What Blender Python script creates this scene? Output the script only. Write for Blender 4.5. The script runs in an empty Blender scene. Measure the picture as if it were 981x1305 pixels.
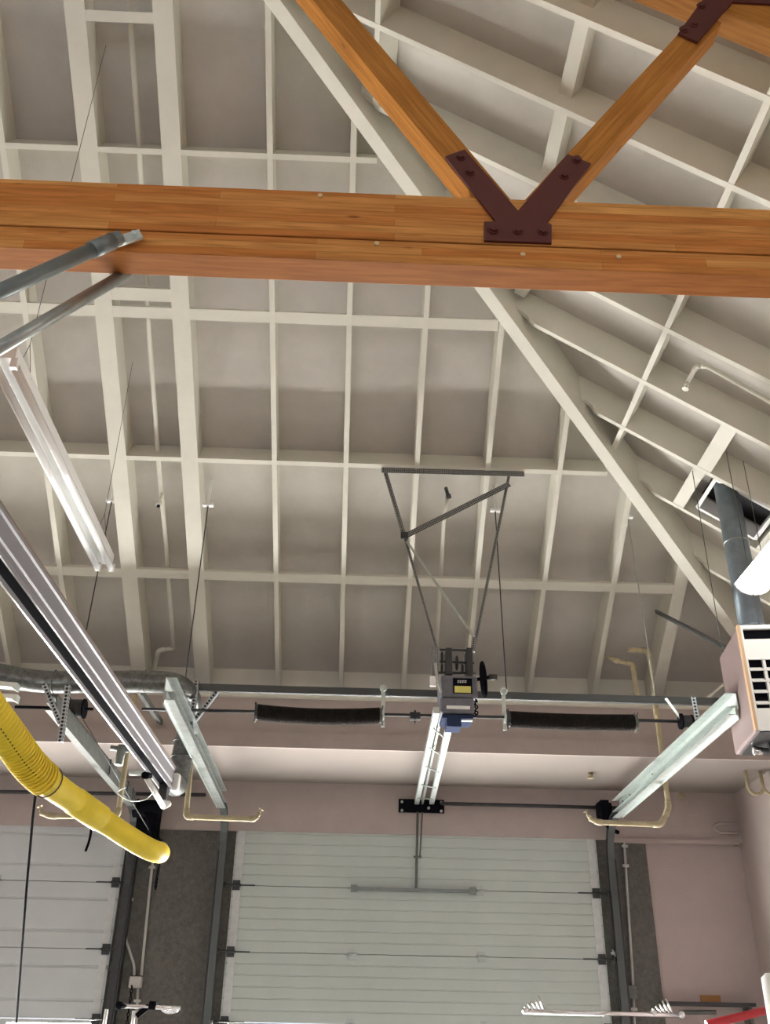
import bpy, math, random
from mathutils import Vector as V, Matrix
random.seed(7)
C = bpy.context.scene.collection
PI = math.pi

# ------------------------------------------------------------------ camera
F, YAW, PITCH, ROLL = 1221.0, 0.0282170438, 0.515724922, 0.0183662360
CZ = 1.6
EYE = V((0, 0, CZ))
fw = V((math.sin(YAW)*math.cos(PITCH), math.cos(YAW)*math.cos(PITCH), math.sin(PITCH)))
r0 = V((math.cos(YAW), -math.sin(YAW), 0)); u0 = r0.cross(fw)
rt = math.cos(ROLL)*r0 + math.sin(ROLL)*u0
up = -math.sin(ROLL)*r0 + math.cos(ROLL)*u0
cam = bpy.data.cameras.new('camera'); co = bpy.data.objects.new('camera', cam); C.objects.link(co)
cam.sensor_fit = 'VERTICAL'; cam.sensor_height = 24; cam.lens = F/1305*24; cam.clip_start = 0.05; cam.clip_end = 200
co.matrix_world = Matrix(((rt.x, up.x, -fw.x, 0), (rt.y, up.y, -fw.y, 0), (rt.z, up.z, -fw.z, CZ), (0, 0, 0, 1)))
bpy.context.scene.camera = co

def hit(x, y, n, d):
    v = (x-490.5)*rt + (652.5-y)*up + F*fw
    n = V(n); return EYE + v*((d - n.dot(EYE))/n.dot(v))
def pY(x, y, d): return hit(x, y, (0, 1, 0), d)
def pZ(x, y, d): return hit(x, y, (0, 0, 1), d)
def pX(x, y, d): return hit(x, y, (1, 0, 0), d)
S = 0.65; YE = 8.8; XE = 4.12; ZE = 4.76; DV = 0.30      # roof pitch, eave lines at rafter underside, rafter depth
def pE(x, y, dz=0): return hit(x, y, (0, S, 1), ZE+S*YE+dz)
def pR(x, y, dz=0): return hit(x, y, (S, 0, 1), ZE+S*XE+dz)
def zE(y): return ZE + S*(YE-y)
def zR(x): return ZE + S*(XE-x)

# ------------------------------------------------------------------ materials
def mat(name, col, rough=0.6, metal=0.0, noise=0.0, nscale=6.0, bump=0.0, bscale=60.0, emit=None, es=0.0, col2=None, spec=0.5):
    m = bpy.data.materials.new(name); m.use_nodes = True
    nt = m.node_tree; b = nt.nodes['Principled BSDF']
    b.inputs['Roughness'].default_value = rough; b.inputs['Metallic'].default_value = metal
    b.inputs['Specular IOR Level'].default_value = spec
    b.inputs['Base Color'].default_value = (*col, 1)
    tc = nt.nodes.new('ShaderNodeTexCoord')
    if noise > 0 or col2:
        n = nt.nodes.new('ShaderNodeTexNoise'); n.inputs['Scale'].default_value = nscale; n.inputs['Detail'].default_value = 6
        n.inputs['Roughness'].default_value = 0.65
        nt.links.new(tc.outputs['Object'], n.inputs['Vector'])
        r = nt.nodes.new('ShaderNodeValToRGB')
        c2 = col2 or tuple(c*(1-noise) for c in col)
        r.color_ramp.elements[0].position = .35; r.color_ramp.elements[1].position = .65
        r.color_ramp.elements[0].color = (*c2, 1); r.color_ramp.elements[1].color = (*col, 1)
        nt.links.new(n.outputs['Fac'], r.inputs['Fac']); nt.links.new(r.outputs['Color'], b.inputs['Base Color'])
    if bump > 0:
        n2 = nt.nodes.new('ShaderNodeTexNoise'); n2.inputs['Scale'].default_value = bscale; n2.inputs['Detail'].default_value = 4
        nt.links.new(tc.outputs['Object'], n2.inputs['Vector'])
        bp = nt.nodes.new('ShaderNodeBump'); bp.inputs['Strength'].default_value = bump; bp.inputs['Distance'].default_value = .01
        nt.links.new(n2.outputs['Fac'], bp.inputs['Height']); nt.links.new(bp.outputs['Normal'], b.inputs['Normal'])
    if emit:
        b.inputs['Emission Color'].default_value = (*emit, 1); b.inputs['Emission Strength'].default_value = es
    return m

def wood(name, ca, cb, lam=0.038, knot=(.16, .05, .015)):
    """glue-laminated timber: courses of boards butted end to end, fine grain, a few knots"""
    m = bpy.data.materials.new(name); m.use_nodes = True
    nt = m.node_tree; b = nt.nodes['Principled BSDF']; L = nt.links
    b.inputs['Roughness'].default_value = 0.5; b.inputs['Specular IOR Level'].default_value = .1
    tc = nt.nodes.new('ShaderNodeTexCoord')
    sp = nt.nodes.new('ShaderNodeSeparateXYZ'); L.new(tc.outputs['Object'], sp.inputs[0])
    cb_ = nt.nodes.new('ShaderNodeCombineXYZ'); L.new(sp.outputs['X'], cb_.inputs['X']); L.new(sp.outputs['Z'], cb_.inputs['Y']); 
    br = nt.nodes.new('ShaderNodeTexBrick'); L.new(cb_.outputs[0], br.inputs['Vector'])
    br.inputs['Color1'].default_value = (*ca, 1); br.inputs['Color2'].default_value = (*cb, 1); br.inputs['Mortar'].default_value = (*[c*.6 for c in ca], 1)
    br.inputs['Scale'].default_value = 1; br.inputs['Mortar Size'].default_value = .0006; br.inputs['Brick Width'].default_value = 1.1; br.inputs['Row Height'].default_value = lam
    br.inputs['Bias'].default_value = -.25; br.offset = .37; br.squash = 1
    mp = nt.nodes.new('ShaderNodeMapping'); mp.inputs['Scale'].default_value = (1.6, 26, 26); L.new(tc.outputs['Object'], mp.inputs['Vector'])
    n = nt.nodes.new('ShaderNodeTexNoise'); n.inputs['Scale'].default_value = 2.2; n.inputs['Detail'].default_value = 7; n.inputs['Distortion'].default_value = .6; L.new(mp.outputs[0], n.inputs['Vector'])
    r = nt.nodes.new('ShaderNodeValToRGB'); r.color_ramp.elements[0].position = .3; r.color_ramp.elements[1].position = .7
    r.color_ramp.elements[0].color = (.68, .62, .56, 1); r.color_ramp.elements[1].color = (1.12, 1.12, 1.12, 1); L.new(n.outputs['Fac'], r.inputs['Fac'])
    mx = nt.nodes.new('ShaderNodeMix'); mx.data_type = 'RGBA'; mx.blend_type = 'MULTIPLY'; mx.inputs['Factor'].default_value = .9
    L.new(br.outputs['Color'], mx.inputs['A']); L.new(r.outputs['Color'], mx.inputs['B'])
    mp2 = nt.nodes.new('ShaderNodeMapping'); mp2.inputs['Scale'].default_value = (2.2, 8, 8); L.new(tc.outputs['Object'], mp2.inputs['Vector'])
    vo = nt.nodes.new('ShaderNodeTexVoronoi'); vo.inputs['Scale'].default_value = 1.5; L.new(mp2.outputs[0], vo.inputs['Vector'])
    kr = nt.nodes.new('ShaderNodeValToRGB'); kr.color_ramp.elements[0].position = .05; kr.color_ramp.elements[1].position = .12
    kr.color_ramp.elements[0].color = (.75, .75, .75, 1); kr.color_ramp.elements[1].color = (0, 0, 0, 1); L.new(vo.outputs['Distance'], kr.inputs['Fac'])
    mk = nt.nodes.new('ShaderNodeMix'); mk.data_type = 'RGBA'; L.new(kr.outputs['Color'], mk.inputs['Factor'])
    L.new(mx.outputs['Result'], mk.inputs['A']); mk.inputs['B'].default_value = (*knot, 1)
    L.new(mk.outputs['Result'], b.inputs['Base Color'])
    return m

CREAM = mat('cream_paint', (.70, .69, .605), .6, noise=.08, nscale=3, bump=.15)
DECK = mat('roof_deck_paint', (.56, .535, .49), .8, noise=.12, nscale=2.2, bump=.25, bscale=120)
PINK = mat('pinkish_wall_paint', (.435, .37, .345), .7, noise=.08, nscale=4, bump=.3, bscale=90)
PINKLO = mat('pinkish_panel_paint', (.46, .385, .365), .7, noise=.06, nscale=4, bump=.3, bscale=90)
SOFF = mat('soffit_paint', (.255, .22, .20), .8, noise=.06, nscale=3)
CMU = mat('dark_masonry', (.15, .145, .132), .9, noise=.35, nscale=28, bump=.8, bscale=140)
DOORP = mat('door_panel_paint', (.48, .535, .51), .5, noise=.06, nscale=2.5)
DOORL = mat('left_door_paint', (.54, .58, .595), .5, noise=.06, nscale=2.5)
GALV = mat('galvanised_steel', (.50, .54, .52), .35, .75, noise=.25, nscale=14)
GALVL = mat('bright_galvanised_steel', (.72, .80, .77), .3, .55, noise=.15, nscale=18)
GALVD = mat('weathered_galvanised_steel', (.135, .145, .135), .6, .1, noise=.35, nscale=18)
ALU = mat('aluminium', (.24, .235, .255), .5, .1, noise=.08, nscale=4)
WHITE = mat('white_enamel', (.86, .87, .86), .3)
TUBEOFF = mat('white_glass_tube', (.88, .9, .9), .15)
ALUL = mat('bright_aluminium', (.62, .62, .64), .35, .5)
STILE = mat('pale_steel_stile', (.60, .63, .63), .5, noise=.2, nscale=12)
CORE = mat('door_core', (.20, .22, .22), .7)
CHROME = mat('chrome', (.8, .8, .82), .12, 1.0)
BLACK = mat('black_rubber', (.006, .006, .009), .9, spec=.05)
DARK = mat('dark_steel', (.05, .052, .055), .5, .3, noise=.3, nscale=20)
ANGLE = mat('dark_perforated_steel', (.30, .31, .31), .45, .6, noise=.4, nscale=90)
MAROON = mat('maroon_painted_steel', (.115, .022, .016), .5, noise=.15, nscale=12)
PIPEY = mat('yellowed_sprinkler_pipe', (.50, .43, .27), .5, noise=.25, nscale=14)
GREYPIPE = mat('grey_painted_pipe', (.22, .25, .245), .4, .35, noise=.2, nscale=10)
FLUE = mat('blue_grey_flue_metal', (.24, .30, .345), .4, .4, noise=.3, nscale=8)
DUCT = mat('spiral_duct_steel', (.20, .21, .20), .38, .7, noise=.5, nscale=30)
YEL = mat('yellow_hose_rubber', (.98, .77, .05), .5, noise=.12, nscale=7, bump=.2, bscale=30)
YELD = mat('dark_hose_wire', (.06, .045, .02), .6)
SPRING = mat('dark_oiled_spring', (.022, .019, .017), .9, 0, noise=.5, nscale=18, spec=.15)
MAUVE = mat('mauve_heater_casing', (.28, .21, .205), .5, noise=.05)
MOTOR = mat('charcoal_motor_housing', (.16, .165, .19), .6, noise=.2, nscale=16)
BLUE = mat('navy_control_box', (.03, .045, .10), .85, spec=.1)
LYEL = mat('yellow_sticker', (.72, .68, .18), .6)
LWHT = mat('white_sticker', (.82, .82, .80), .6)
LGREY = mat('light_grey_box', (.45, .44, .42), .6)
RED = mat('red_enamel', (.42, .02, .03), .35)
ORNG = mat('orange_brown_label', (.36, .17, .05), .6)
FLOORM = mat('sealed_concrete_floor', (.30, .29, .27), .6, noise=.15, nscale=1.5)
PLUG = mat('pale_wood_plug', (.75, .55, .30), .6)
GAPFILL = mat('black_gap_fill', (.012, .012, .014), .9)  # near-black colour standing in for the shade inside gaps
PANE = mat('daylit_pane', (.9, .9, .9), .4, emit=(1.0, .97, .93), es=1)
LIT = mat('lit_fluorescent_tube', (1, 1, 1), .4, emit=(1.0, .98, .90), es=14)
OPAL = mat('lit_opal_diffuser', (1, 1, 1), .4, emit=(1.0, .98, .90), es=6)
GLU = wood('orange_glulam', (.62, .23, .058), (.80, .42, .13))
GLU2 = wood('amber_glulam', (.54, .23, .05), (.70, .36, .10), lam=.2)
for m_, s_ in ((PANE, 60.0),): m_.node_tree.nodes['Principled BSDF'].inputs['Emission Strength'].default_value = s_

# perforation pattern in the steel angles: dark round holes (Object X runs along the piece)
def perforate(m, pitch=.026, dark=.01):
    nt = m.node_tree; b = nt.nodes['Principled BSDF']; L = nt.links
    tc = nt.nodes.new('ShaderNodeTexCoord')
    mp = nt.nodes.new('ShaderNodeMapping'); mp.inputs['Scale'].default_value = (1/pitch,)*3; L.new(tc.outputs['Object'], mp.inputs['Vector'])
    vo = nt.nodes.new('ShaderNodeTexVoronoi'); vo.inputs['Randomness'].default_value = 0.0; vo.inputs['Scale'].default_value = 1; L.new(mp.outputs[0], vo.inputs['Vector'])
    r = nt.nodes.new('ShaderNodeValToRGB'); r.color_ramp.elements[0].position = .34; r.color_ramp.elements[1].position = .38
    r.color_ramp.elements[0].color = (dark, dark, dark, 1); r.color_ramp.elements[1].color = (1, 1, 1, 1); L.new(vo.outputs['Distance'], r.inputs['Fac'])
    mx = nt.nodes.new('ShaderNodeMix'); mx.data_type = 'RGBA'; mx.blend_type = 'MULTIPLY'; mx.inputs['Factor'].default_value = 1
    old = b.inputs['Base Color'].links[0].from_socket if b.inputs['Base Color'].links else None
    if old: L.new(old, mx.inputs['A'])
    else: mx.inputs['A'].default_value = b.inputs['Base Color'].default_value
    L.new(r.outputs['Color'], mx.inputs['B']); L.new(mx.outputs['Result'], b.inputs['Base Color'])
PERF = mat('perforated_galvanised_strap', (.48, .54, .58), .4, .6, noise=.2, nscale=30); perforate(PERF, .026, .05)
perforate(ANGLE, .018, .12)

# ------------------------------------------------------------------ mesh helpers
class MB:
    def __init__(s): s.v = []; s.f = []; s.sm = []
    def add(s, vs, fs, smooth=False):
        k = len(s.v); s.v += [V(v) for v in vs]; s.f += [tuple(i+k for i in f) for f in fs]; s.sm += [smooth]*len(fs); return s
    def hexa(s, b4, t4):
        return s.add(list(b4)+list(t4), [(3, 2, 1, 0), (4, 5, 6, 7), (0, 1, 5, 4), (1, 2, 6, 5), (2, 3, 7, 6), (3, 0, 4, 7)])
    def box(s, a, b):
        x0, x1 = sorted((a[0], b[0])); y0, y1 = sorted((a[1], b[1])); z0, z1 = sorted((a[2], b[2]))
        return s.hexa([(x0, y0, z0), (x1, y0, z0), (x1, y1, z0), (x0, y1, z0)], [(x0, y0, z1), (x1, y0, z1), (x1, y1, z1), (x0, y1, z1)])
    def bar(s, p0, p1, w, h, upv=(0, 0, 1)):
        """rectangular bar p0-p1, w across, h along upv"""
        p0 = V(p0); p1 = V(p1); d = (p1-p0).normalized(); sd = d.cross(V(upv)).normalized(); u = sd.cross(d).normalized()
        q = lambda p: [p-sd*w/2-u*h/2, p+sd*w/2-u*h/2, p+sd*w/2+u*h/2, p-sd*w/2+u*h/2]
        return s.hexa(q(p0), q(p1))
    def slab(s, p0, p1, w, h):
        """vertical-sided board: underside line p0-p1, w thick, h tall (vertical), plumb ends"""
        p0 = V(p0); p1 = V(p1); d = V((p1.x-p0.x, p1.y-p0.y, 0)).normalized(); sd = V((-d.y, d.x, 0))*w/2; u = V((0, 0, h))
        return s.hexa([p0-sd, p0+sd, p1+sd, p1-sd], [p0-sd+u, p0+sd+u, p1+sd+u, p1-sd+u])
    def prism(s, poly, off):
        """polygon of 3-D points extruded by off"""
        n = len(poly); off = V(off); a = [V(p) for p in poly]; b = [p+off for p in a]
        return s.add(a+b, [tuple(range(n-1, -1, -1)), tuple(range(n, 2*n))] + [(i, (i+1) % n, n+(i+1) % n, n+i) for i in range(n)])
    def tube(s, pts, r, n=12, caps=True, smooth=True):
        pts = [V(p) for p in pts]; rs = r if isinstance(r, (list, tuple)) else [r]*len(pts)
        k = len(s.v); ref = None; vs = []
        for i, p in enumerate(pts):
            if i == 0: d = pts[1]-p
            elif i == len(pts)-1: d = p-pts[i-1]
            else: d = (pts[i+1]-p).normalized() + (p-pts[i-1]).normalized()
            d.normalize()
            if ref is None: ref = d.orthogonal().normalized()
            ref = (ref - d*ref.dot(d)).normalized(); b = d.cross(ref)
            sc = 1.0
            vs += [p + (ref*math.cos(2*PI*j/n) + b*math.sin(2*PI*j/n))*rs[i] for j in range(n)]
        fs = [(i*n+j, i*n+(j+1) % n, (i+1)*n+(j+1) % n, (i+1)*n+j) for i in range(len(pts)-1) for j in range(n)]
        s.add(vs, fs, smooth)
        if caps:
            s.add(vs[:n], [tuple(range(n-1, -1, -1))]); s.add(vs[-n:], [tuple(range(n))])
        return s
    def ring(s, c, ax, R, r, n=24, m=8):
        c = V(c); ax = V(ax).normalized(); e = ax.orthogonal().normalized(); g = ax.cross(e)
        vs = []
        for i in range(n):
            a = 2*PI*i/n; d = e*math.cos(a)+g*math.sin(a)
            for j in range(m):
                b = 2*PI*j/m; vs.append(c + d*(R+r*math.cos(b)) + ax*r*math.sin(b))
        fs = [(i*m+j, i*m+(j+1) % m, ((i+1) % n)*m+(j+1) % m, ((i+1) % n)*m+j) for i in range(n) for j in range(m)]
        return s.add(vs, fs, True)
    def ball(s, c, r, n=10):
        c = V(c); vs = [c+V((0, 0, r))]; 
        for i in range(1, n):
            t = PI*i/n
            vs += [c+V((math.sin(t)*math.cos(2*PI*j/n), math.sin(t)*math.sin(2*PI*j/n), math.cos(t)))*r for j in range(n)]
        vs.append(c-V((0, 0, r)))
        fs = [(0, 1+j, 1+(j+1) % n) for j in range(n)]
        for i in range(n-2): fs += [(1+i*n+j, 1+(i+1)*n+j, 1+(i+1)*n+(j+1) % n, 1+i*n+(j+1) % n) for j in range(n)]
        e = len(vs)-1; k = 1+(n-2)*n
        fs += [(e, k+(j+1) % n, k+j) for j in range(n)]
        return s.add(vs, fs, True)

WM = {}
def link(o, parent, mw):
    C.objects.link(o); WM[o.name] = mw
    if parent is not None:
        o.parent = parent; o.matrix_parent_inverse = WM[parent.name].inverted()
    o.matrix_basis = mw
    return o
def obj(name, mb, m, parent=None, frame=None, bevel=0):
    """one mesh object; vertices are given in world space and re-based on frame (or the piece's own foot point)"""
    if frame is None:
        xs = [v.x for v in mb.v]; ys = [v.y for v in mb.v]; zs = [v.z for v in mb.v]
        frame = Matrix.Translation(((min(xs)+max(xs))/2, (min(ys)+max(ys))/2, min(zs)))
    inv = frame.inverted()
    me = bpy.data.meshes.new(name); me.from_pydata([inv @ v for v in mb.v], [], mb.f); me.materials.append(m)
    me.polygons.foreach_set('use_smooth', mb.sm); me.update()
    import bmesh
    bm = bmesh.new(); bm.from_mesh(me); bmesh.ops.remove_doubles(bm, verts=bm.verts, dist=1e-5) if any(mb.sm) else None
    bmesh.ops.recalc_face_normals(bm, faces=bm.faces); bm.to_mesh(me); bm.free()
    o = bpy.data.objects.new(name, me)
    if bevel:
        b = o.modifiers.new('bevel', 'BEVEL'); b.width = bevel; b.segments = 2; b.limit_method = 'ANGLE'
    return link(o, parent, frame)
def axis_frame(p0, p1, upv=(0, 0, 1)):
    p0 = V(p0); d = (V(p1)-p0).normalized(); y = V(upv).cross(d).normalized(); z = d.cross(y)
    return Matrix(((d.x, y.x, z.x, p0.x), (d.y, y.y, z.y, p0.y), (d.z, y.z, z.z, p0.z), (0, 0, 0, 1)))
def thing(name, label, cat, loc, group=None):
    o = bpy.data.objects.new(name, None); o.empty_display_size = .1
    link(o, None, Matrix.Translation(loc)); o['label'] = label; o['category'] = cat
    if group: o['group'] = group
    return o
def tag(o, label, cat, group=None):
    o['label'] = label; o['category'] = cat
    if group: o['group'] = group
    return o
def struct(name, mb, m, label=None, parent=None):
    o = obj(name, mb, m, parent)
    if parent is None:
        o['kind'] = 'structure'
        if label: o['label'] = label
    return o
def lab(o, t): o['label'] = t; return o
def bez(pts, n=8):
    """Catmull-Rom through points"""
    P_ = [V(p) for p in pts]; P_ = [P_[0]*2-P_[1]] + P_ + [P_[-1]*2-P_[-2]]; out = []
    for i in range(1, len(P_)-2):
        a, b, c, d = P_[i-1:i+3]
        for k in range(n):
            t = k/n; out.append(.5*((2*b)+(c-a)*t+(2*a-5*b+4*c-d)*t*t+(3*b-a-3*c+d)*t**3))
    out.append(P_[-2]); return out
def round_path(pts, r=.05, n=5):
    """polyline with rounded corners"""
    P_ = [V(p) for p in pts]; out = [P_[0]]
    for i in range(1, len(P_)-1):
        a, b, c = P_[i-1:i+2]; q = min(r, (a-b).length*.45, (c-b).length*.45)
        s0 = b+(a-b).normalized()*q; s1 = b+(c-b).normalized()*q
        for k in range(n+1):
            t = k/n; out.append(s0*(1-t)**2 + b*2*t*(1-t) + s1*t*t)
    out.append(P_[-1]); return out

# ------------------------------------------------------------------ the room
XR, XL, YF, YB = 3.9, -11.9, 9.84, -9.0
YW = 8.55      # face of the wall above the door recess
ZS = 3.98      # soffit of the recess
struct('floor', MB().box((XL-.2, YB-.2, -.15), (XR+.2, 14, 0)), FLOORM)
DOORS = [(-1.126, 2.431), (-5.74, -2.19), (-10.35, -6.8)]
ZD = 3.58
# front wall of the recess: header and dark masonry piers
m = MB()
m.box((XL, YF-.05, 3.50), (XR, YF+.25, ZS))
struct('wall_front', m, PINK, 'pinkish tan header wall over the two overhead doors')
piers = [((-2.19+.0, -1.126), 'dark grey masonry pier between the two overhead doors'), ((2.431, 2.935), 'dark grey masonry pier right of the door under the brush-like springs')]
for k, ((a, b), l) in enumerate(piers):
    struct('wall_pier', MB().box((a, YF, 0), (b, YF+.25, 3.50)), CMU, l)
struct('wall_pier', MB().box((-6.8, YF, 0), (-5.74, YF+.25, 3.50)), CMU, 'masonry pier out at the left')
struct('wall_pier', MB().box((XL, YF, 0), (-10.35, YF+.25, 3.50)), CMU, 'masonry pier at the far left corner')
struct('wall_panel', MB().box((2.935, YF+.03, 0), (XR, YF+.25, 3.50)), PINKLO, 'pinkish recessed wall panel beside the right wall')
struct('trim_1', MB().box((2.55, YF-.075, 3.475), (3.86, YF, 3.51)), PINK, 'narrow ledge across the top of the pinkish panel')
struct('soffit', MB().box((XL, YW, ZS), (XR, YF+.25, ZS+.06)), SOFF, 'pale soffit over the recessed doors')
m = MB().box((XL, YW, ZS+.06), (XR, YW+.2, 4.56)); m.box((XL, YW-.02, ZS), (XR, YW, 4.12))
struct('wall_upper', m, PINK, 'pinkish wall band between the soffit and the eave')
struct('trim_2', MB().box((XL, YW-.045, 4.44), (XR, YW+.2, 4.53)), CREAM, 'cream ledger along the top of the upper wall')
struct('trim_3', MB().box((XL, 9.05, 4.5), (XR, 9.1, 5.2)), CREAM, 'cream eave board behind the rafter feet')
struct('wall_right', MB().box((XR, YB, 0), (XR+.2, 9.84+.25, 5.1)), PINK, 'pinkish right side wall')
struct('wall_left', MB().box((XL-.2, YB, 0), (XL, 10.1, 5.0)), PINK)
m = MB(); ops = [(-10.3, -6.7), (-5.7, -2.1), (-1.1, 2.5)]
xs = [XL]+[q for o in ops for q in o]+[XR]
for i in range(0, len(xs), 2): m.box((xs[i], YB-.2, 0), (xs[i+1], YB, 3.7))
m.box((XL, YB-.2, 3.7), (XR, YB, 5.0)); m.prism([(XL, YB, 5.0), (XR, YB, 5.0), (-4, YB, 10.35)], (0, -.2, 0))
struct('wall_back', m, PINK)

# roof deck: four planes (end slope, right, left) meeting on the hips and ridge
XC = -4.0; HY = 4.68                     # hip: Y = X + HY
def deck_plane(pts, name, t=.04):
    m = MB(); m.prism(pts, (0, 0, t)); return m
zt = lambda x, y, dz=DV: min(zE(y), zR(x), ZE+S*(x+12.12)) + dz
ap = (XC, XC+HY, zR(XC)+DV)
d = MB()
kk = 9.4
d.prism([(kk-HY, kk, zE(kk)+DV), ap, (-12.12-(kk-8.8), kk, zE(kk)+DV)], (0, 0, .04))
# right slope
XRr = kk-HY
d.prism([(XRr, kk, zR(XRr)+DV), (XRr, YB-.2, zR(XRr)+DV), (XC, YB-.2, zR(XC)+DV), ap], (0, 0, .04))
XLl = -12.72
d.prism([(XLl, kk, ZE+S*(XLl+12.12)+DV), (XLl, YB-.2, ZE+S*(XLl+12.12)+DV), (XC, YB-.2, zR(XC)+DV), ap], (0, 0, .04))
struct('ceiling', d, DECK, 'beige painted underside of the hipped roof deck')

# ------------------------------------------------------------------ rafters
n_sl = math.sqrt(1+S*S)
RG = 'rafters of the end roof slope'
raf = [(-3.31, .04, 'thin cream rafter cut off at the left edge above the left door'),
       (-2.70, .045, 'thin cream rafter left of the paired heavy rafters, behind the twin-tube strip light'),
       (-2.08, .14, 'heavy cream rafter, left one of the pair flanking the sprinkler pipe'),
       (-1.475, .14, 'heavy cream rafter, right one of the pair flanking the sprinkler pipe'),
       (-.755, .042, 'thin cream rafter next right of the heavy pair'),
       (-.145, .042, 'thin cream rafter running down to the middle of the left spring'),
       (.462, .042, 'thin cream rafter that passes behind the left leg of the hanging steel frame'),
       (1.07, .042, 'thin cream rafter that passes behind the right leg of the hanging steel frame'),
       (1.69, .042, 'thin cream rafter just right of the hanging steel frame'),
       (2.325, .05, 'thin cream rafter meeting the hip above the bent yellow pipe'),
       (2.935, .115, 'thick short cream rafter nearest the heater, low under the hip')]
for x, w, l in raf:
    ye = x+HY+.05
    ye = max(ye, 1.2)
    o = obj('roof_rafter', MB().slab((x, 9.04, zE(9.04)), (x, ye, zE(ye)), w, DV), CREAM); tag(o, l, 'rafter', RG)
HD = .18
h0 = V((3.86, 3.86+HY-.04, 0)); h1 = V((XC, XC+HY-.04, 0))
hz = lambda p: ZE + S*(YE-p.y) - HD
h0.z = hz(h0); h1.z = hz(h1)
tag(obj('hip_rafter', MB().slab(h0, h1, .10, DV+HD-.01), CREAM), 'long diagonal cream hip rafter rising from the heater to upper left', 'rafter')
# jack rafters of the right slope
JG = 'rafters of the right roof slope'
jl = {-3: 'cream right-slope rafter above the right web of the timber truss, topmost in view',
      -2: 'cream right-slope rafter second from the top, crossing behind the top of the right truss web',
      -1: 'cream right-slope rafter crossing behind the middle of the right truss web',
      0: 'cream right-slope rafter that meets the truss bottom chord near the maroon plate',
      1: 'cream right-slope rafter first seen below the timber beam at the right edge',
      2: 'cream right-slope rafter whose notched end touches the hip just below the timber beam',
      3: 'cream right-slope rafter above the small sprinkler pipe branch, second notched end down the hip',
      4: 'cream right-slope rafter on the upper side of the flue opening',
      5: 'cream right-slope rafter on the lower side of the flue opening',
      6: 'short cream right-slope rafter hidden partly by the grey flue, lowest along the hip'}
JY = [2.07, 2.68, 3.29, 3.88, 4.49, 5.16, 5.76, 6.37, 6.97, 7.585]
for i, y in enumerate(JY):
    xh = max(y-HY+.09, -4.0)
    q = [(xh, y-.02, zR(xh)+.055), (xh+.05, y-.02, zR(xh+.05)+.06), (xh+.085, y-.02, zR(xh+.085)+.045), (xh+.10, y-.02, zR(xh+.10)+.015), (xh+.13, y-.02, zR(xh+.13)),
         (3.9, y-.02, zR(3.9)), (3.9, y-.02, zR(3.9)+DV), (xh, y-.02, zR(xh)+DV)]
    l = jl[i-3]
    tag(obj('roof_rafter', MB().prism(q, (0, .04, 0)), CREAM), l, 'rafter', JG)

# blocking boards between the rafters
tE = V((0, 1, -S))/n_sl; nE_ = V((0, S, 1))/n_sl
tR = V((1, 0, -S))/n_sl; nR_ = V((S, 0, 1))/n_sl
def blockE(x0, x1, y, deep, lift=0.0, wid=.09):
    p = V((0, y, zE(y)))
    if deep: a, b, n0, n1 = -.02, .02, 0.003, .243
    else: a, b, n0, n1 = -wid/2, wid/2, .004, .042
    q = [p+tE*a+nE_*n0, p+tE*b+nE_*n0, p+tE*b+nE_*n1, p+tE*a+nE_*n1]
    return MB().prism([V((x0, v.y, v.z)) for v in q], (x1-x0, 0, 0))
bayn = {0: 'at the left photo edge', 1: 'left of the heavy rafters', 2: 'between the heavy rafters', 3: 'just right of heavy rafters',
        4: 'second bay right of heavy rafters', 5: 'third bay right of heavy rafters', 6: 'fourth bay right of heavy rafters', 7: 'fifth bay right of heavy rafters',
        8: 'sixth bay right of heavy rafters', 9: 'beside the thick short rafter'}
rows = [(7.89, 0, 'flat cream nailer, lowest row above the springs, ', 'lowest row of blocking'),
        (6.93, 1, 'deep cream blocking, row at the steel frame, ', 'row of blocking at the hanging frame'),
        (5.87, 0, 'flat cream nailer, row below the timber beam, ', 'row of blocking below the timber beam'),
        (4.86, 1, 'deep cream blocking, row above the timber beam, ', 'row of blocking above the timber beam')]
for y, deep, l, g in rows:
    for k in range(len(raf)-1):
        x0 = raf[k][0]+raf[k][1]/2; x1 = raf[k+1][0]-raf[k+1][1]/2
        hx = y-HY-.15
        if x0 > hx-.05: continue
        x1 = min(x1, hx)
        tag(obj('rafter_blocking', blockE(x0, x1, y, deep), CREAM), l+bayn[k], 'blocking', g)
a, b = raf[2][0]+.07, raf[3][0]-.07
tag(obj('rafter_blocking', blockE(a, b, 5.75, 0, wid=.1), CREAM), 'lower short flat cream board between the heavy rafters below the timber beam', 'blocking')
bpy.data.objects[-1] if False else None
tag(obj('rafter_blocking', blockE(a, b, 4.13, 0, wid=.07), CREAM), 'short flat cream board between the heavy rafters near the top edge', 'blocking')
def blockR(y0, y1, x, th=.04, dp=.24, off=0.003):
    p = V((x, 0, zR(x)))
    q = [p-tR*th/2+nR_*off, p+tR*th/2+nR_*off, p+tR*th/2+nR_*dp, p-tR*th/2+nR_*dp]
    return MB().prism([V((v.x, y0, v.z)) for v in q], (0, y1-y0, 0))
colR = {0.0: 'cream block beside the upper left truss web, ', 1.08: 'cream block between the two truss webs, ', 2.10: 'cream block in the long right-slope line, '}
wh = ['in the topmost bay', 'one bay below the topmost', 'in the second bay below the topmost', 'in the third bay below the topmost', 'in the bay hidden partly by the timber beam', 'in the first bay under the timber beam', 'in the second bay under the timber beam', 'at the notched rafter by the hip', 'near the hip']
xm1 = (pR(715, 70, .13).x + pR(697, 172, .13).x)/2

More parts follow.
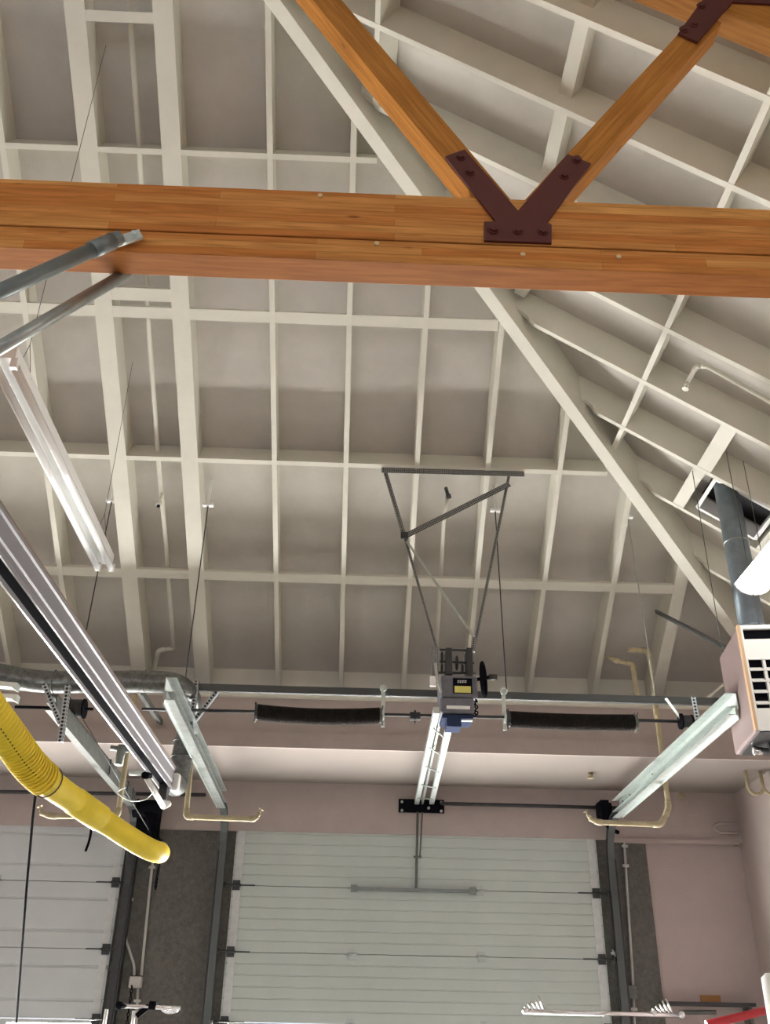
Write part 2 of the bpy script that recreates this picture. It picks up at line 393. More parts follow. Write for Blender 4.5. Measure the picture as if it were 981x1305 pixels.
for x, l in colR.items():
    for i in range(len(JY)-1):
        y0, y1 = JY[i]+.02, JY[i+1]-.02
        ym = x+HY-.10
        if y0 > ym-.1: continue
        y1 = min(y1, ym)
        tag(obj('rafter_blocking', blockR(y0, y1, xm1, .09, .25, .11) if x == 1.08 else blockR(y0, y1, x, .04, .24), CREAM), l+wh[i], 'blocking', 'blocking of the right roof slope')
# heavy headers and curb round the flue opening
hx0 = 2.70
tag(obj('opening_header', blockR(JY[6]+.02, JY[7]-.02, hx0, .12), CREAM), 'wide cream header board one bay above the flue opening', 'blocking')
tag(obj('opening_header', blockR(JY[7]+.02, JY[8]-.02, hx0-.02, .10), CREAM), 'wide cream header board on the upslope side of the flue opening', 'blocking')
tag(obj('opening_header', blockR(JY[7]+.02, JY[8]-.02, 3.30, .05), CREAM), 'cream header board on the downslope side of the flue opening', 'blocking')
cb = thing('flue_curb', 'white square curb around the grey flue where it enters the roof', 'roof curb', (3.0, 6.66, zR(3.0)))
def cR(x, y, n): return V((x, y, zR(x)))+nR_*n
x0, x1, y0, y1 = 2.80, 3.24, 6.45, 6.90
for (q0, q1) in (((x0, y0), (x1, y0)), ((x0, y1), (x1, y1)), ((x0, y0), (x0, y1)), ((x1, y0), (x1, y1))):
    mb = MB().bar(cR(*q0, .10), cR(*q1, .10), .03, .12, nR_); obj('curb_board', mb, WHITE, cb)
mb = MB(); mb.prism([cR(2.78, 6.40, .22), cR(3.27, 6.40, .22), cR(3.27, 6.94, .22), cR(2.78, 6.94, .22)], nR_*.01); lab(obj('gap_panel', mb, GAPFILL, cb), 'black panel standing in for the dark gap around the flue')  # black sheet paints the opening's shade; the deck is not cut here

# ------------------------------------------------------------------ timber truss
YT = 2.70; TD = .124
tr = thing('timber_truss', 'varnished orange timber roof truss with maroon steel plates crossing the photo', 'truss', (XC, YT, 4.227))
ZB = 4.227; ZSM = 4.338; ZTOP = 4.592
def timber(name, poly, y0, dy, m_, frame, label=None):
    o = obj(name, MB().prism([(p[0], y0, p[1]) for p in poly], (0, dy, 0)), m_, tr, frame, bevel=.004)
    if label: lab(o, label)
    return o
fr = Matrix.Translation((XL, YT, ZB))
timber('bottom_chord', [(XL+.02, ZB), (XR-.02, ZB), (XR-.02, ZSM-.004), (XL+.02, ZSM-.004)], YT, TD, GLU, fr, 'lower ply of the orange bottom chord')
timber('bottom_chord', [(XL+.02, ZSM+.006), (XR-.02, ZSM+.006), (XR-.02, ZTOP), (XL+.02, ZTOP)], YT+.002, TD-.004, GLU, Matrix.Translation((XL+.3, YT, ZSM+.003)), 'upper ply of the orange bottom chord')
obj('seam_strip', MB().box((XL+.02, YT+.012, ZSM-.006), (XR-.02, YT+TD-.012, ZSM+.008)), GAPFILL, tr)
def web(b0, b1, t0, t1, label):
    a0, a1, c0, c1 = [pY(*q, YT) for q in (b0, b1, t0, t1)]
    w = ((a0-a1).cross((c0-a0).normalized())).length*.5 + ((c0-c1).cross((c0-a0).normalized())).length*.5
    A = (a0+a1)/2; B = (c0+c1)/2; dr = (B-A).normalized(); w = min(w, .13)
    sd = V((-dr.z, 0, dr.x)); 
    E1 = B + dr*max(0, (8.1-B.z)/dr.z) if dr.x < 0 else B + dr*.22
    A = A - dr*.04
    fr = axis_frame(A-sd*w/2, E1-sd*w/2, (0, -1, 0))
    fr = Matrix(((dr.x, 0, sd.x, A.x), (0, 1, 0, A.y), (dr.z, 0, sd.z, A.z), (0, 0, 0, 1)))
    if dr.x*sd.z < 0: pass
    # chord-end cut flat on the bottom chord top
    def cut(p): return p + dr*((ZTOP-p.z)/dr.z)
    q = [cut(A-sd*w/2), cut(A+sd*w/2), E1+sd*w/2, E1-sd*w/2]
    o = obj('web_member', MB().prism([(p.x, YT+.004, p.z) for p in q], (0, TD-.008, 0)), GLU2, tr, fr, bevel=.004)
    lab(o, label)
web((609, 252), (648, 252), (397, 0), (439, 0), 'amber web member leaning up to the left')
web((672, 255), (711, 255), (853, 50), (903, 50), 'amber web member leaning up to the right')
# top chord
c0 = pY(981, 37, YT); zc = lambda x: c0.z + S*(c0.x-x)
CH = .30; xa = -1.9
timber('top_chord', [(XR-.02, zc(XR-.02)), (xa, zc(xa)), (xa, zc(xa)+CH), (XR-.02, zc(XR-.02)+CH)], YT, TD, GLU2,
       Matrix(((-1/n_sl, 0, S/n_sl, XR), (0, 1, 0, YT), (S/n_sl, 0, 1/n_sl, zc(XR)), (0, 0, 0, 1))), 'sloping top chord at the upper right')
timber('top_chord', [(xa, zc(xa)), (-6.1, zc(xa)), (-6.1, zc(xa)+CH), (xa, zc(xa)+CH)], YT, TD, GLU2, Matrix.Translation((-6, YT, 8)))
timber('top_chord', [(-6.1, zc(xa)), (XL+.02, zc(xa)-S*(-6.1-XL-.02)), (XL+.02, zc(xa)-S*(-6.1-XL-.02)+CH), (-6.1, zc(xa)+CH)], YT, TD, GLU2,
       Matrix(((1/n_sl, 0, -S/n_sl, XL), (0, 1, 0, YT), (S/n_sl, 0, 1/n_sl, 4), (0, 0, 0, 1))))
def gusset(px, bolts, label):
    pts = [pY(x, y, YT-.012) for x, y in px]
    g = obj('gusset_plate', MB().prism(pts, (0, .0125, 0)), MAROON, tr, bevel=.001); lab(g, label)
    for b in bolts:
        p = pY(*b, YT-.012)
        mb = MB()
        hexp = [p+V((.016*math.cos(k*PI/3+.4), 0, .016*math.sin(k*PI/3+.4))) for k in range(6)]
        mb.prism(hexp, (0, -.013, 0)); mb.tube([p, p+V((0, -.004, 0))], .022, 14, smooth=False)
        obj('bolt', mb, MAROON, g)
gusset([(567, 199), (592, 190), (660, 268), (723, 196), (753, 208), (697, 283), (703, 286), (703, 309), (617, 306), (617, 282), (632, 282)],
       [(587, 200), (599, 219), (629, 293), (660, 294), (692, 295), (735, 204), (719, 224)], 'Y-shaped maroon steel plate joining the webs to the bottom chord')
gusset([(864, 42), (889, 53), (934, 2), (985, 5), (1020, 38), (1030, 0), (960, -60), (905, -14)], [(871, 38), (884, 31), (893, 8)], 'maroon steel plate joining the web to the top chord')
for q in [(408, 250), (480, 311), (666, 325), (788, 328)]:
    p = pY(*q, YT); obj('wood_plug', MB().tube([p+V((0, .004, 0)), p+V((0, -.006, 0))], .010, 12, smooth=False), PLUG, tr)

# ------------------------------------------------------------------ overhead doors
def overhead_door(n, x0, x1, left, label):
    root = bpy.data.objects.new('door_%d' % n, None); link(root, None, Matrix.Translation(((x0+x1)/2, YF, 0)))
    root['kind'] = 'structure'; root['label'] = label
    hs = .582; m_ = DOORL if left else DOORP
    ztop = ZD
    js = [ztop, 2.995, 2.413, 1.838, 1.255, .67, .03]
    for k in range(6):
        zt_, zb = js[k], js[k+1]
        if k == 3:
            # glazed section: frame with panes
            fm = MB(); fm.box((x0, YF-.03, zb+.005), (x1, YF+.02, zb+.08)); fm.box((x0, YF-.03, zt_-.035), (x1, YF+.02, zt_-.004))
            npn = 4; wv = (x1-x0)/npn
            for i in range(npn+1):
                c = x0+i*wv; fm.box((max(x0, c-.06), YF-.03, zb+.08), (min(x1, c+.06), YF+.02, zt_-.035))
            s_ = obj('window_section', fm, m_, root)
            for i in range(npn):
                obj('pane', MB().box((x0+i*wv+.058, YF-.012, zb+.078), (x0+(i+1)*wv-.058, YF-.002, zt_-.033)), PANE, s_)
            continue
        prof = [(YF, zb+.002), (YF-.03, zb+.003)]
        if left: zs = [zb+(zt_-zb)*f for f in (.26, .74)]
        else: zs = [zb+(zt_-zb)*f for f in (1/6, 2/6, 3/6, 4/6, 5/6)]
        gd, gw = (.012, .014) if left else (.006, .007)
        for z in zs: prof += [(YF-.03, z-gw), (YF-.03+gd, z-gw*.4), (YF-.03+gd, z+gw*.4), (YF-.03, z+gw)]
        prof += [(YF-.03, zt_-.003), (YF, zt_-.003)]
        obj('door_section', MB().prism([(x0, y, z) for y, z in prof], (x1-x0, 0, 0)), m_, root)
    obj('core', MB().box((x0, YF+.0, js[3]+.002), (x1, YF+.02, ZD)), CORE, root)
    for sx in (x0+.055, x1-.055):
        for k in range(5):
            if k == 3: continue
            obj('end_stile', MB().box((sx-.035, YF-.036, js[k+1]+.03), (sx+.035, YF-.03, js[k]-.03)), STILE, root)
    hx = [.33, .67]
    for k in (1, 2, 3, 4):
        for f in hx + [0.012, .988]:
            c = x0+(x1-x0)*f; z = js[k]
            mb = MB().box((c-.035, YF-.05, z-.045), (c+.035, YF-.031, z-.012)); mb.box((c-.035, YF-.05, z+.012), (c+.035, YF-.031, z+.045))
            mb.tube([(c-.045, YF-.052, z), (c+.045, YF-.052, z)], .012, 8)
            if f in (.012, .988):
                sgn = -1 if f < .5 else 1
                mb.tube([(c, YF-.06, z), (c+sgn*.13, YF-.06, z)], .008, 8); mb.tube([(c+sgn*.10, YF-.06, z), (c+sgn*.13, YF-.06, z)], .025, 12)
                mb.tube([(c-sgn*.18, YF-.056, z), (c, YF-.056, z)], .006, 6)
            obj('hinge', mb, GALV if f in hx else DARK, root)
    return root
d1 = overhead_door(1, *DOORS[0], False, 'pale grey-green sectional overhead door in the middle')
d2 = overhead_door(2, *DOORS[1], True, 'pale grey ribbed sectional overhead door at the left')
d3 = overhead_door(3, *DOORS[2], True, 'ribbed sectional overhead door further left')
# operator strut with arm on door 1
a = pY(447, 1132, YF-.06); b = pY(606, 1136, YF-.06)
sm = MB().box((a.x, YF-.075, a.z-.018), (b.x, YF-.04, a.z+.012)); sm.box((a.x, YF-.085, a.z-.03), (a.x+.06, YF-.04, a.z+.03)); sm.box((b.x-.06, YF-.085, a.z-.03), (b.x, YF-.04, a.z+.03))
obj('reinforcing_strut', sm, GREYPIPE, d1)

# door tracks
def side_track(xc, sgn, label, mvert, mhor, y_end=6.2, h=3.65, ah=.13):
    """sgn=+1: door lies towards +X of the track"""
    t = thing('door_track', label, 'door track', (xc, YF-.1, 0))
    # vertical leg with curve and horizontal run: C section swept
    R_ = .36; yv = YF-.10
    path = [(yv, 0.02)] + [(yv, z) for z in (1.0, 2.0, 3.0, h-R_)]
    for k in range(1, 7):
        a = PI/2*k/6; path.append((yv-R_+R_*math.cos(a), h-R_+R_*math.sin(a)))
    nc = len(path); path += [(8.5, h), (7.3, h+.005), (y_end, h+.01)]
    def sweep(path, sec, m_):
        # sec: closed polygon in (across X, radial) local coords
        mb = MB(); n = len(sec); vs = []
        for i, (y, z) in enumerate(path):
            if i == 0: d = V((0, path[1][0]-y, path[1][1]-z))
            elif i == len(path)-1: d = V((0, y-path[i-1][0], z-path[i-1][1]))
            else: d = V((0, path[i+1][0]-path[i-1][0], path[i+1][1]-path[i-1][1]))
            d.normalize(); nn = V((0, -d.z, d.y))      # radial, up on the horizontal... 
            nn = V((0, d.z, -d.y))
            for sx, sr in sec: vs.append(V((xc+sx, y, z)) + nn*sr)
        for i in range(len(path)-1):
            for j in range(n): mb.add([], [])
        mb.add(vs, [(i*n+j, i*n+(j+1) % n, (i+1)*n+(j+1) % n, (i+1)*n+j) for i in range(len(path)-1) for j in range(n)] + [tuple(range(n-1, -1, -1)), tuple((len(path)-1)*n+j for j in range(n))])
        return mb
    g = sgn
    # C opening towards the door
    cs = [(g*.035, .03), (-g*.03, .03), (-g*.03, -.03), (g*.035, -.03), (g*.035, -.022), (-g*.022, -.027), (-g*.022, .027), (g*.035, .022)]
    lips = [(g*.035, .03), (g*.035, .012), (g*.03, .012), (g*.03, .03)]
    m1 = sweep(path[:nc], cs, mvert); o1 = obj('vertical_track', m1, mvert, t)
    m2 = sweep(path[nc-1:], cs, mhor); o2 = obj('horizontal_track', m2, mhor, t)
    # stiffening angle over the horizontal run
    mb = MB(); mb.box((xc-g*.04, y_end-.02, h+.02), (xc-g*.034, 9.35, h+ah)); mb.box((xc-g*.04, y_end-.02, h+ah-.005), (xc+g*.035, 9.35, h+ah+.001)); mb.box((xc-g*.042, y_end, h-.045), (xc-g*.032, 9.3, h+.05))
    obj('track_angle', mb, mhor, t)
    mb = MB().box((xc-g*.045, yv-.03, 0), (xc-g*.035, yv+.09, h-.35)); obj('jamb_angle', mb, DARK, t)
    mb = MB()
    for yy in (9.2, 8.95, 8.2): mb.box((xc-g*.046, yy, h-.03), (xc-g*.03, yy+.02, h+.10))
    obj('splice_tab', mb, DARK, t)
    return t
TRACKV = mat('dull_track_steel', (.09, .10, .10), .45, .4)
side_track(-1.235, 1, 'galvanised door track left of the middle door, curving down the pier', TRACKV, GALV)
side_track(2.545, -1, 'bright galvanised door track running back from the middle door to the heater', TRACKV, GALVL)
side_track(-2.10, -1, 'grey galvanised door track right of the left door, behind the yellow hose', DARK, GALVD, y_end=6.5, ah=.09)

# trapeze pipe with hanger rods
YT2 = 7.2
a = pY(232, 874, YT2); b = pY(930, 897, YT2)
gz = (a.z+b.z)/2
tag(obj('support_channel', MB().box((-3.9, YT2-.02, gz-.03), (3.05, YT2+.02, gz+.03)), mat('dark_grey_channel_paint', (.065, .072, .072), .5), bevel=.006), 'long dark grey steel channel hung level above the springs', 'channel')
RODS = [((142, 640), (118, 760), 'thin hanger rod left of the heavy rafter pair, below a white clip'), ((265, 645), (240, 872), 'thin hanger rod descending right of the heavy pair to the grey channel'),
        ((631, 652), (626, 880), 'thin hanger rod between the legs of the hanging steel frame'), ((800, 660), (829, 888), 'thin hanger rod right of the steel frame, above the bent yellow pipe')]
for t0, t1, l in RODS:
    p = pE(*t0, .02); 
    t = thing('hanger_rod', l, 'rod', (p.x, YT2, gz), 'hanger rods of the grey channel')
    q = V((p.x+.01, YT2, gz))
    top = V((p.x, p.y, p.z+DV*.9))
    obj('rod', MB().tube([p, q], .005, 8), DARK if t0[0] < 700 else GALV, t)
    mb = MB().box((p.x-.045, p.y-.02, p.z-.0), (p.x+.045, p.y+.02, p.z+.02)); mb.tube([p, top], .012, 8); obj('ceiling_clip', mb, WHITE, t)
# perforated straps from the channel to the tracks
def strap(q0, q1, y, label, m_=PERF, w=.035, grp='perforated straps holding the door tracks'):
    p0, p1 = pY(*q0, y), pY(*q1, y)
    mb = MB().bar(p0, p1, w, .004, (0, 1, 0)); mb.bar(p0+V((w/2, .015, 0)), p1+V((w/2, .015, 0)), .004, .035, (0, 1, 0))
    return tag(obj('perforated_strap', mb, m_, None, axis_frame(p0, p1, (0, 1, 0))), label, 'strap', grp)
strap((250, 868), (242, 930), 7.15, 'perforated strap going steeply down to the left track of the middle door')
strap((280, 876), (244, 922), 7.2, 'perforated strap slanting down leftwards to the left track of the middle door')
strap((56, 872), (77, 922), 6.5, 'left strap of the V over the left door track, under the round duct')
strap((86, 873), (76, 945), 6.45, 'right strap of the V over the left door track, beside the black cable drum')
strap((883, 888), (892, 935), 7.1, 'short perforated strap behind the bright right track')
o = strap((848, 890), (884, 938), 7.15, 'plain bright strap slanting down rightwards to the bright right track', GALVL, .02)

# torsion springs and shaft
YS = 7.15
zs = 3.862
sh = thing('torsion_shaft', 'thin dark torsion shaft carrying two springs above the middle door', 'shaft', (.66, YS, zs))
obj('shaft', MB().tube([(-1.62, YS, zs), (2.72, YS, zs+.02)], .0125, 10), DARK, sh)
mb = MB().tube([(.42, YS, zs), (.50, YS, zs)], .035, 10, smooth=False)
for k in range(5):
    a = 2*PI*k/5; mb.tube([(.46, YS, zs), (.46, YS+.055*math.cos(a), zs+.055*math.sin(a))], .007, 6)
obj('coupler', mb, DARK, sh)
def spring(x0, x1, label, sag):
    t = thing('torsion_spring', label, 'spring', ((x0+x1)/2, YS, zs-.06), 'torsion springs above the middle door')
    N = 60; turns = 70; pts = []
    n = turns*10
    for i in range(n+1):
        f = i/n; x = x0+(x1-x0)*f; a = 2*PI*turns*f; dz = -sag*4*f*(1-f)
        pts.append((x, YS+.056*math.cos(a), zs+dz+.056*math.sin(a)))
    obj('coil', MB().tube(pts, .0075, 5), SPRING, t)
    obj('core', MB().tube([(x0+(x1-x0)*k/10, YS, zs-sag*4*(k/10)*(1-k/10)) for k in range(11)], .052, 16), SPRING, t)
    for x, s in ((x0, -1), (x1, 1)):
        mb = MB().tube([(x, YS, zs), (x+s*.02, YS, zs)], .062, 14, smooth=False)
        for k in range(6):
            a = 2*PI*k/6+.3; mb.tube([(x+s*.012, YS, zs), (x+s*.02, YS+.085*math.cos(a), zs+.085*math.sin(a))], .005, 5)
        obj('winding_cone', mb, DARK if s < 0 else GALVD, t)
spring(-.74, .19, 'dark sagging torsion spring left of the door motor', .02)
spring(1.19, 2.15, 'dark torsion spring right of the door motor', .008)
for x, l in ((.215, 'bright small bearing hanger at the right end of the left spring'), (1.15, 'bright small bearing hanger at the left end of the right spring')):
    mb = MB().bar((x, YS, zs-.09), (x, YS, gz+.04), .03, .008, (0, 1, 0)); mb.ring((x, YS-.02, gz+.015), (0, 1, 0), .022, .008); mb.ring((x, YS-.02, zs), (1, 0, 0), .035, .01)
    tag(obj('bearing_hanger', mb, GALVL), l, 'bracket', 'bearing hangers of the springs')
def drum(c, label, r=.07, w=.11):
    t = thing('cable_drum', label, 'cable drum', c, 'cable drums at the door tracks'); c = V(c)
    mb = MB()
    for k in range(9): mb.ring(c+V((-w/2+w*k/8, 0, 0)), (1, 0, 0), r-.010, .009, 20, 6)
    mb.tube([c-V((w/2, 0, 0)), c+V((w/2, 0, 0))], r-.012, 20); obj('drum', mb, DARK, t)
    mb = MB().tube([c-V((w/2+.015, 0, 0)), c-V((w/2, 0, 0))], r+.012, 20, smooth=False); mb.tube([c+V((w/2, 0, 0)), c+V((w/2+.012, 0, 0))], r+.004, 20, smooth=False)
    mb.tube([c-V((.45, 0, 0)), c+V((w/2+.07, 0, 0))], .012, 8); obj('flange', mb, BLACK, t)
    return t
drum(pY(97, 903, 7.0), 'black cable drum under the round duct beside the V of straps')
drum((2.56, YS, zs+.018), 'small dark cable drum behind the bright right track', .05, .07)
p0 = pY(106, 917, 7.0); p1 = pY(192, 1062, 9.6)
tag(obj('lift_cable', MB().tube([p0, p1], .004, 6), GALVD), 'thin steel lift cable from the black drum to the left door corner', 'cable')
# shaft on header
def header_shaft(q0, q1, l, col=DARK, ends=True):
    a, b = pY(*q0, 9.7), pY(*q1, 9.7)
    mb = MB().tube([a, b], .018, 10)
    return tag(obj('header_shaft', mb, col), l, 'shaft')
header_shaft((562, 1024), (797, 1030), 'dark rod along the header right of the black rail plate')
header_shaft((-60, 1008), (262, 1013), 'dark rod along the header behind the yellow hose')
p = pY(771, 1030, 9.6)
mb = MB().box((p.x-.05, 9.55, p.z-.13), (p.x+.03, 9.78, p.z+.07)); mb.tube([(p.x-.07, 9.62, p.z), (p.x+.06, 9.62, p.z)], .06, 14)
mb.tube(round_path([(p.x-.04, 9.6, p.z-.1), (p.x+.03, 9.6, p.z-.2), (p.x+.12, 9.65, p.z-.22)], .04), .02, 8)
tag(obj('bearing_bracket', mb, BLACK), 'black bearing bracket where the bright right track meets the wall', 'bracket')
p = pY(190, 1035, 9.6)
mb = MB().box((p.x-.10, 9.55, p.z-.28), (p.x+.09, 9.78, p.z+.10)); mb.tube([(p.x-.14, 9.55, p.z+.02), (p.x+.12, 9.55, p.z+.02)], .085, 14)
for k in range(7):
    mb.tube(round_path([(p.x-.1+.03*k, 9.5, p.z+.1-.02*k), (p.x+.02+.02*k, 9.48, p.z-.1), (p.x+.1-.02*k, 9.5, p.z-.3+.03*k)], .05), .008, 6)
tag(obj('bearing_bracket', mb, BLACK), 'black tangled bearing bracket and wiring above the pier behind the hose end', 'bracket')

# ------------------------------------------------------------------ door operator and its hanging frame
yo = 6.7
op = thing('door_operator', 'charcoal chain-hoist door motor hanging between the two springs', 'door motor', pY(585, 905, yo))
def pbox(q0, q1, y, depth, name, m_, parent, bevel=.004):
    a, b = pY(*q0, y), pY(*q1, y)
    return obj(name, MB().box((a.x, y, a.z), (b.x, y+depth, b.z)), m_, parent, bevel=bevel)
pbox((562, 860), (609, 889), yo, .34, 'motor_housing', MOTOR, op, .012)
pbox((561, 888), (605, 909), yo+.0, .30, 'lower_cover', MOTOR, op, .015)
lb = pbox((577, 864), (602, 884), yo-.004, .006, 'name_label', BLACK, op, 0)
pbox((579, 874), (600, 883), yo-.007, .004, 'yellow_sticker', LYEL, lb, 0)
mb = MB()
for i, (c0_, c1_) in enumerate(((583, 585.5), (586, 588.5), (589, 591.5), (592, 594.5))):   # small white lettering, unreadable in the photo
    a, b = pY(c0_, 867, yo-.008), pY(c1_, 870.5, yo-.008)
    mb.box((a.x, yo-.008, a.z), (a.x+.004, yo-.004, b.z)); mb.box((a.x, yo-.008, a.z), (b.x, yo-.004, a.z-.004)); mb.box((a.x, yo-.008, (a.z+b.z)/2), (b.x, yo-.004, (a.z+b.z)/2-.004))
obj('lettering', mb, LWHT, lb)
pbox((569, 899), (599, 904), yo-.004, .006, 'white_sticker', LWHT, op, 0)
pbox((563, 910), (603, 916), yo+.02, .22, 'control_box', BLUE, op)
pbox((569, 914), (588, 926), yo+.02, .16, 'control_box', BLUE, op)
pbox((588, 917), (602, 919), yo+.01, .02, 'bright_bar', GALVL, op, 0)
# frame of shafts and sprockets above the housing
mb = MB()
for q0, q1 in (((560, 828), (602, 829)), ((560, 843), (604, 845)), ((558, 857), (606, 858))):
    mb.tube([pY(*q0, yo+.08), pY(*q1, yo+.08)], .009, 8)
for q0, q1 in (((572, 826), (574, 860)), ((598, 826), (600, 862))):
    a, b = pY(*q0, yo+.05), pY(*q1, yo+.05); mb.box((a.x-.022, yo+.04, a.z), (a.x+.022, yo+.20, b.z))
obj('shaft_frame', mb, DARK, op, bevel=.002)
for q, r in (((582, 845), .055), ((589, 852), .035), ((563, 838), .045), ((563, 852), .035)):
    p = pY(*q, yo+.08); mb = MB()
    mb.tube([p-V((.008, 0, 0)), p+V((.008, 0, 0))], r*.8, 18, smooth=False)
    for k in range(12):
        a = 2*PI*k/12; mb.tube([p, p+V((0, r*math.cos(a), r*math.sin(a)))], .006, 5)
    obj('sprocket', mb, DARK, op)
p = pY(616, 866, yo+.05)
mb = MB(); mb.ring(p, (1, -.28, 0), .125, .012, 28, 8)
for k in range(4):
    a = PI/2*k; mb.tube([p, p+V((0, .12*math.cos(a), .12*math.sin(a)))], .007, 6)
mb.tube([pY(607, 866, yo+.05), pY(624, 863, yo+.05)], .014, 10)
obj('chain_wheel', mb, BLACK, op)
p = pY(628, 863, yo+.05); obj('wheel_guide', MB().tube([p-V((.03, 0, 0)), p+V((.03, 0, 0))], .022, 12), DARK, op)
pbox((550, 824), (559, 864), yo+.02, .12, 'side_plate', ANGLE, op)
pbox((548, 861), (556, 874), yo, .03, 'junction_box', WHITE, op)
mb = MB().tube(round_path([pY(555, 845, yo), pY(556, 862, yo), pY(562, 882, yo)], .05), .010, 8); obj('whip_conduit', mb, LGREY, op)
mb = MB()
for k in range(8):
    q = (607-(k % 3)*2.2, 893+k*2.6); c = pY(*q, yo+.02); mb.ring(c, (1, .3*k, .5), .012, .005, 10, 5)
obj('chain', mb, BLACK, op)
# rail to the header
rl = thing('operator_rail', 'bright twin rail from the door motor down to the black header plate', 'rail', (.66, 8.2, 3.85))
zr = 3.86
def railx(q0, q1, w, h, name, m_, z=zr):
    a = pY(*q0, 6.75); b = pY(*q1, 9.72)
    return MB().bar(a, b, w, h)
for q0, q1, w, l in (((556, 905), (531, 1022), .045, 'left rail'), ((563, 905), (538, 1022), .02, 'inner'), ((573, 922), (550, 1022), .045, 'right')):
    mb = railx(q0, q1, w, .05, 'rail', GALVL)
    obj('rail_channel', mb, GALVL if l != 'inner' else GALV, rl, bevel=.003)
mb = MB()
for f in (.12, .3, .5, .72, .9):
    a = pY(556, 905, 6.75).lerp(pY(531, 1022, 9.72), f); b = pY(573, 922, 6.75).lerp(pY(550, 1022, 9.72), f)
    mb.bar(a-V((0, 0, .03)), b-V((0, 0, .03)), .03, .006)
obj('cross_tie', mb, GALV, rl)
a, b = pY(508, 1018, 9.76), pY(566, 1036, 9.76)
hp = thing('header_plate', 'black bolted plate on the wall at the foot of the bright twin rail', 'plate', ((a.x+b.x)/2, 9.76, b.z))
obj('plate', MB().box((a.x, 9.755, a.z), (b.x, 9.79, b.z)), BLACK, hp, bevel=.003)
for q in ((512, 1022), (562, 1023), (512, 1033), (562, 1034), (530, 1022), (546, 1030)):
    p = pY(*q, 9.75); obj('bolt', MB().tube([p, p+V((0, -.02, 0))], .014, 6, smooth=False), GALV, hp)
mb = MB().tube([pY(532, 1035, 9.7), pY(530, 1133, 9.78)], .012, 8); mb.tube([pY(538, 1035, 9.68), pY(535, 1092, 9.72)], .008, 8); mb.bar(pY(527, 1092, 9.72), pY(537, 1092, 9.72), .02, .02)
obj('drop_arm', mb, GALVD, rl)

hf = thing('motor_hanging_frame', 'dark perforated steel angle frame hanging from the rafters over the door motor', 'steel frame', (.77, 6.93, 4.5))
def ang(p0, p1, w=.04, name='angle_bar', par=hf, m_=ANGLE):
    p0, p1 = V(p0), V(p1); fr_ = axis_frame(p0, p1, (0, 1, 0))
    mb = MB().bar(p0, p1, w, .005, (0, 1, 0)); d_ = (p1-p0).normalized(); s_ = d_.cross(V((0, 1, 0))).normalized()
    mb.bar(p0+s_*w/2+V((0, w/2, 0)), p1+s_*w/2+V((0, w/2, 0)), .005, w, (0, 1, 0))
    return obj(name, mb, m_, par, fr_)
A = pE(486, 599, -.02); B = pE(668, 604, -.02)
ang(A, B, .055)
n1 = pY(515, 684, 6.9)
ang(pE(491, 603, -.02), n1, .032); 
ang(n1, pY(649, 617, 6.88), .045)
ang(pE(648, 607, -.02), pY(606, 815, 6.85), .022)
ang(pY(518, 690, 6.88), pY(604, 812, 6.8), .018, m_=GALV)
ang(pY(516, 686, 6.9), pY(556, 826, 6.85), .02)
ang(pY(604, 812, 6.8), pY(602, 830, 6.8), .03)
mb = MB(); mb.box((n1.x-.03, 6.87, n1.z-.03), (n1.x+.03, 6.885, n1.z+.03)); obj('corner_plate', mb, DARK, hf)

# ------------------------------------------------------------------ twin-tube strip lights
def strip_light(x, y0, y1, z, lit, label):
    t = thing('strip_light', label, 'strip light', (x, (y0+y1)/2, z), 'twin-tube strip lights')
    body = [(x-.05, z+.06), (x+.05, z+.06), (x+.05, z+.14), (x-.05, z+.14)]
    obj('housing', MB().prism([(a, y0, b) for a, b in body], (0, y1-y0, 0)), WHITE, t, bevel=.003)
    refl = MB()
    for s in (-1, 1):
        refl.prism([(x+s*.055, y0, z+.055), (x+s*.057, y0, z+.058), (x+s*.118, y0, z+.012), (x+s*.116, y0, z+.008)], (0, y1-y0, 0))
    for s in (-1, 1):
        obj('tube', MB().tube([(x+s*.05, y0+.03, z+.02), (x+s*.05, y1-.03, z+.02)], .024, 14), LIT if lit else TUBEOFF, t)
    for yy, s in ((y0, 1), (y1, -1)):
        for q in (-1, 1): obj('lampholder', MB().box((x+q*.05-.018, yy, z+.0), (x+q*.05+.018, yy+s*.03, z+.06)), WHITE, t)
    for yy in (y0+.25, y1-.25):
        ztop_ = min(zE(yy), zR(x))
        mb = MB().tube([(x-.05, yy, z+.11), (x, yy, z+.35), (x, yy, ztop_)], .002, 5); mb.tube([(x+.05, yy, z+.11), (x, yy, z+.35)], .002, 5)
        obj('hanger_wire', mb, GALVD, t)
    return t
strip_light(-1.885, 4.03, 6.46, 4.68, False, 'unlit white twin-tube strip light hanging at the left below the grey pipes')

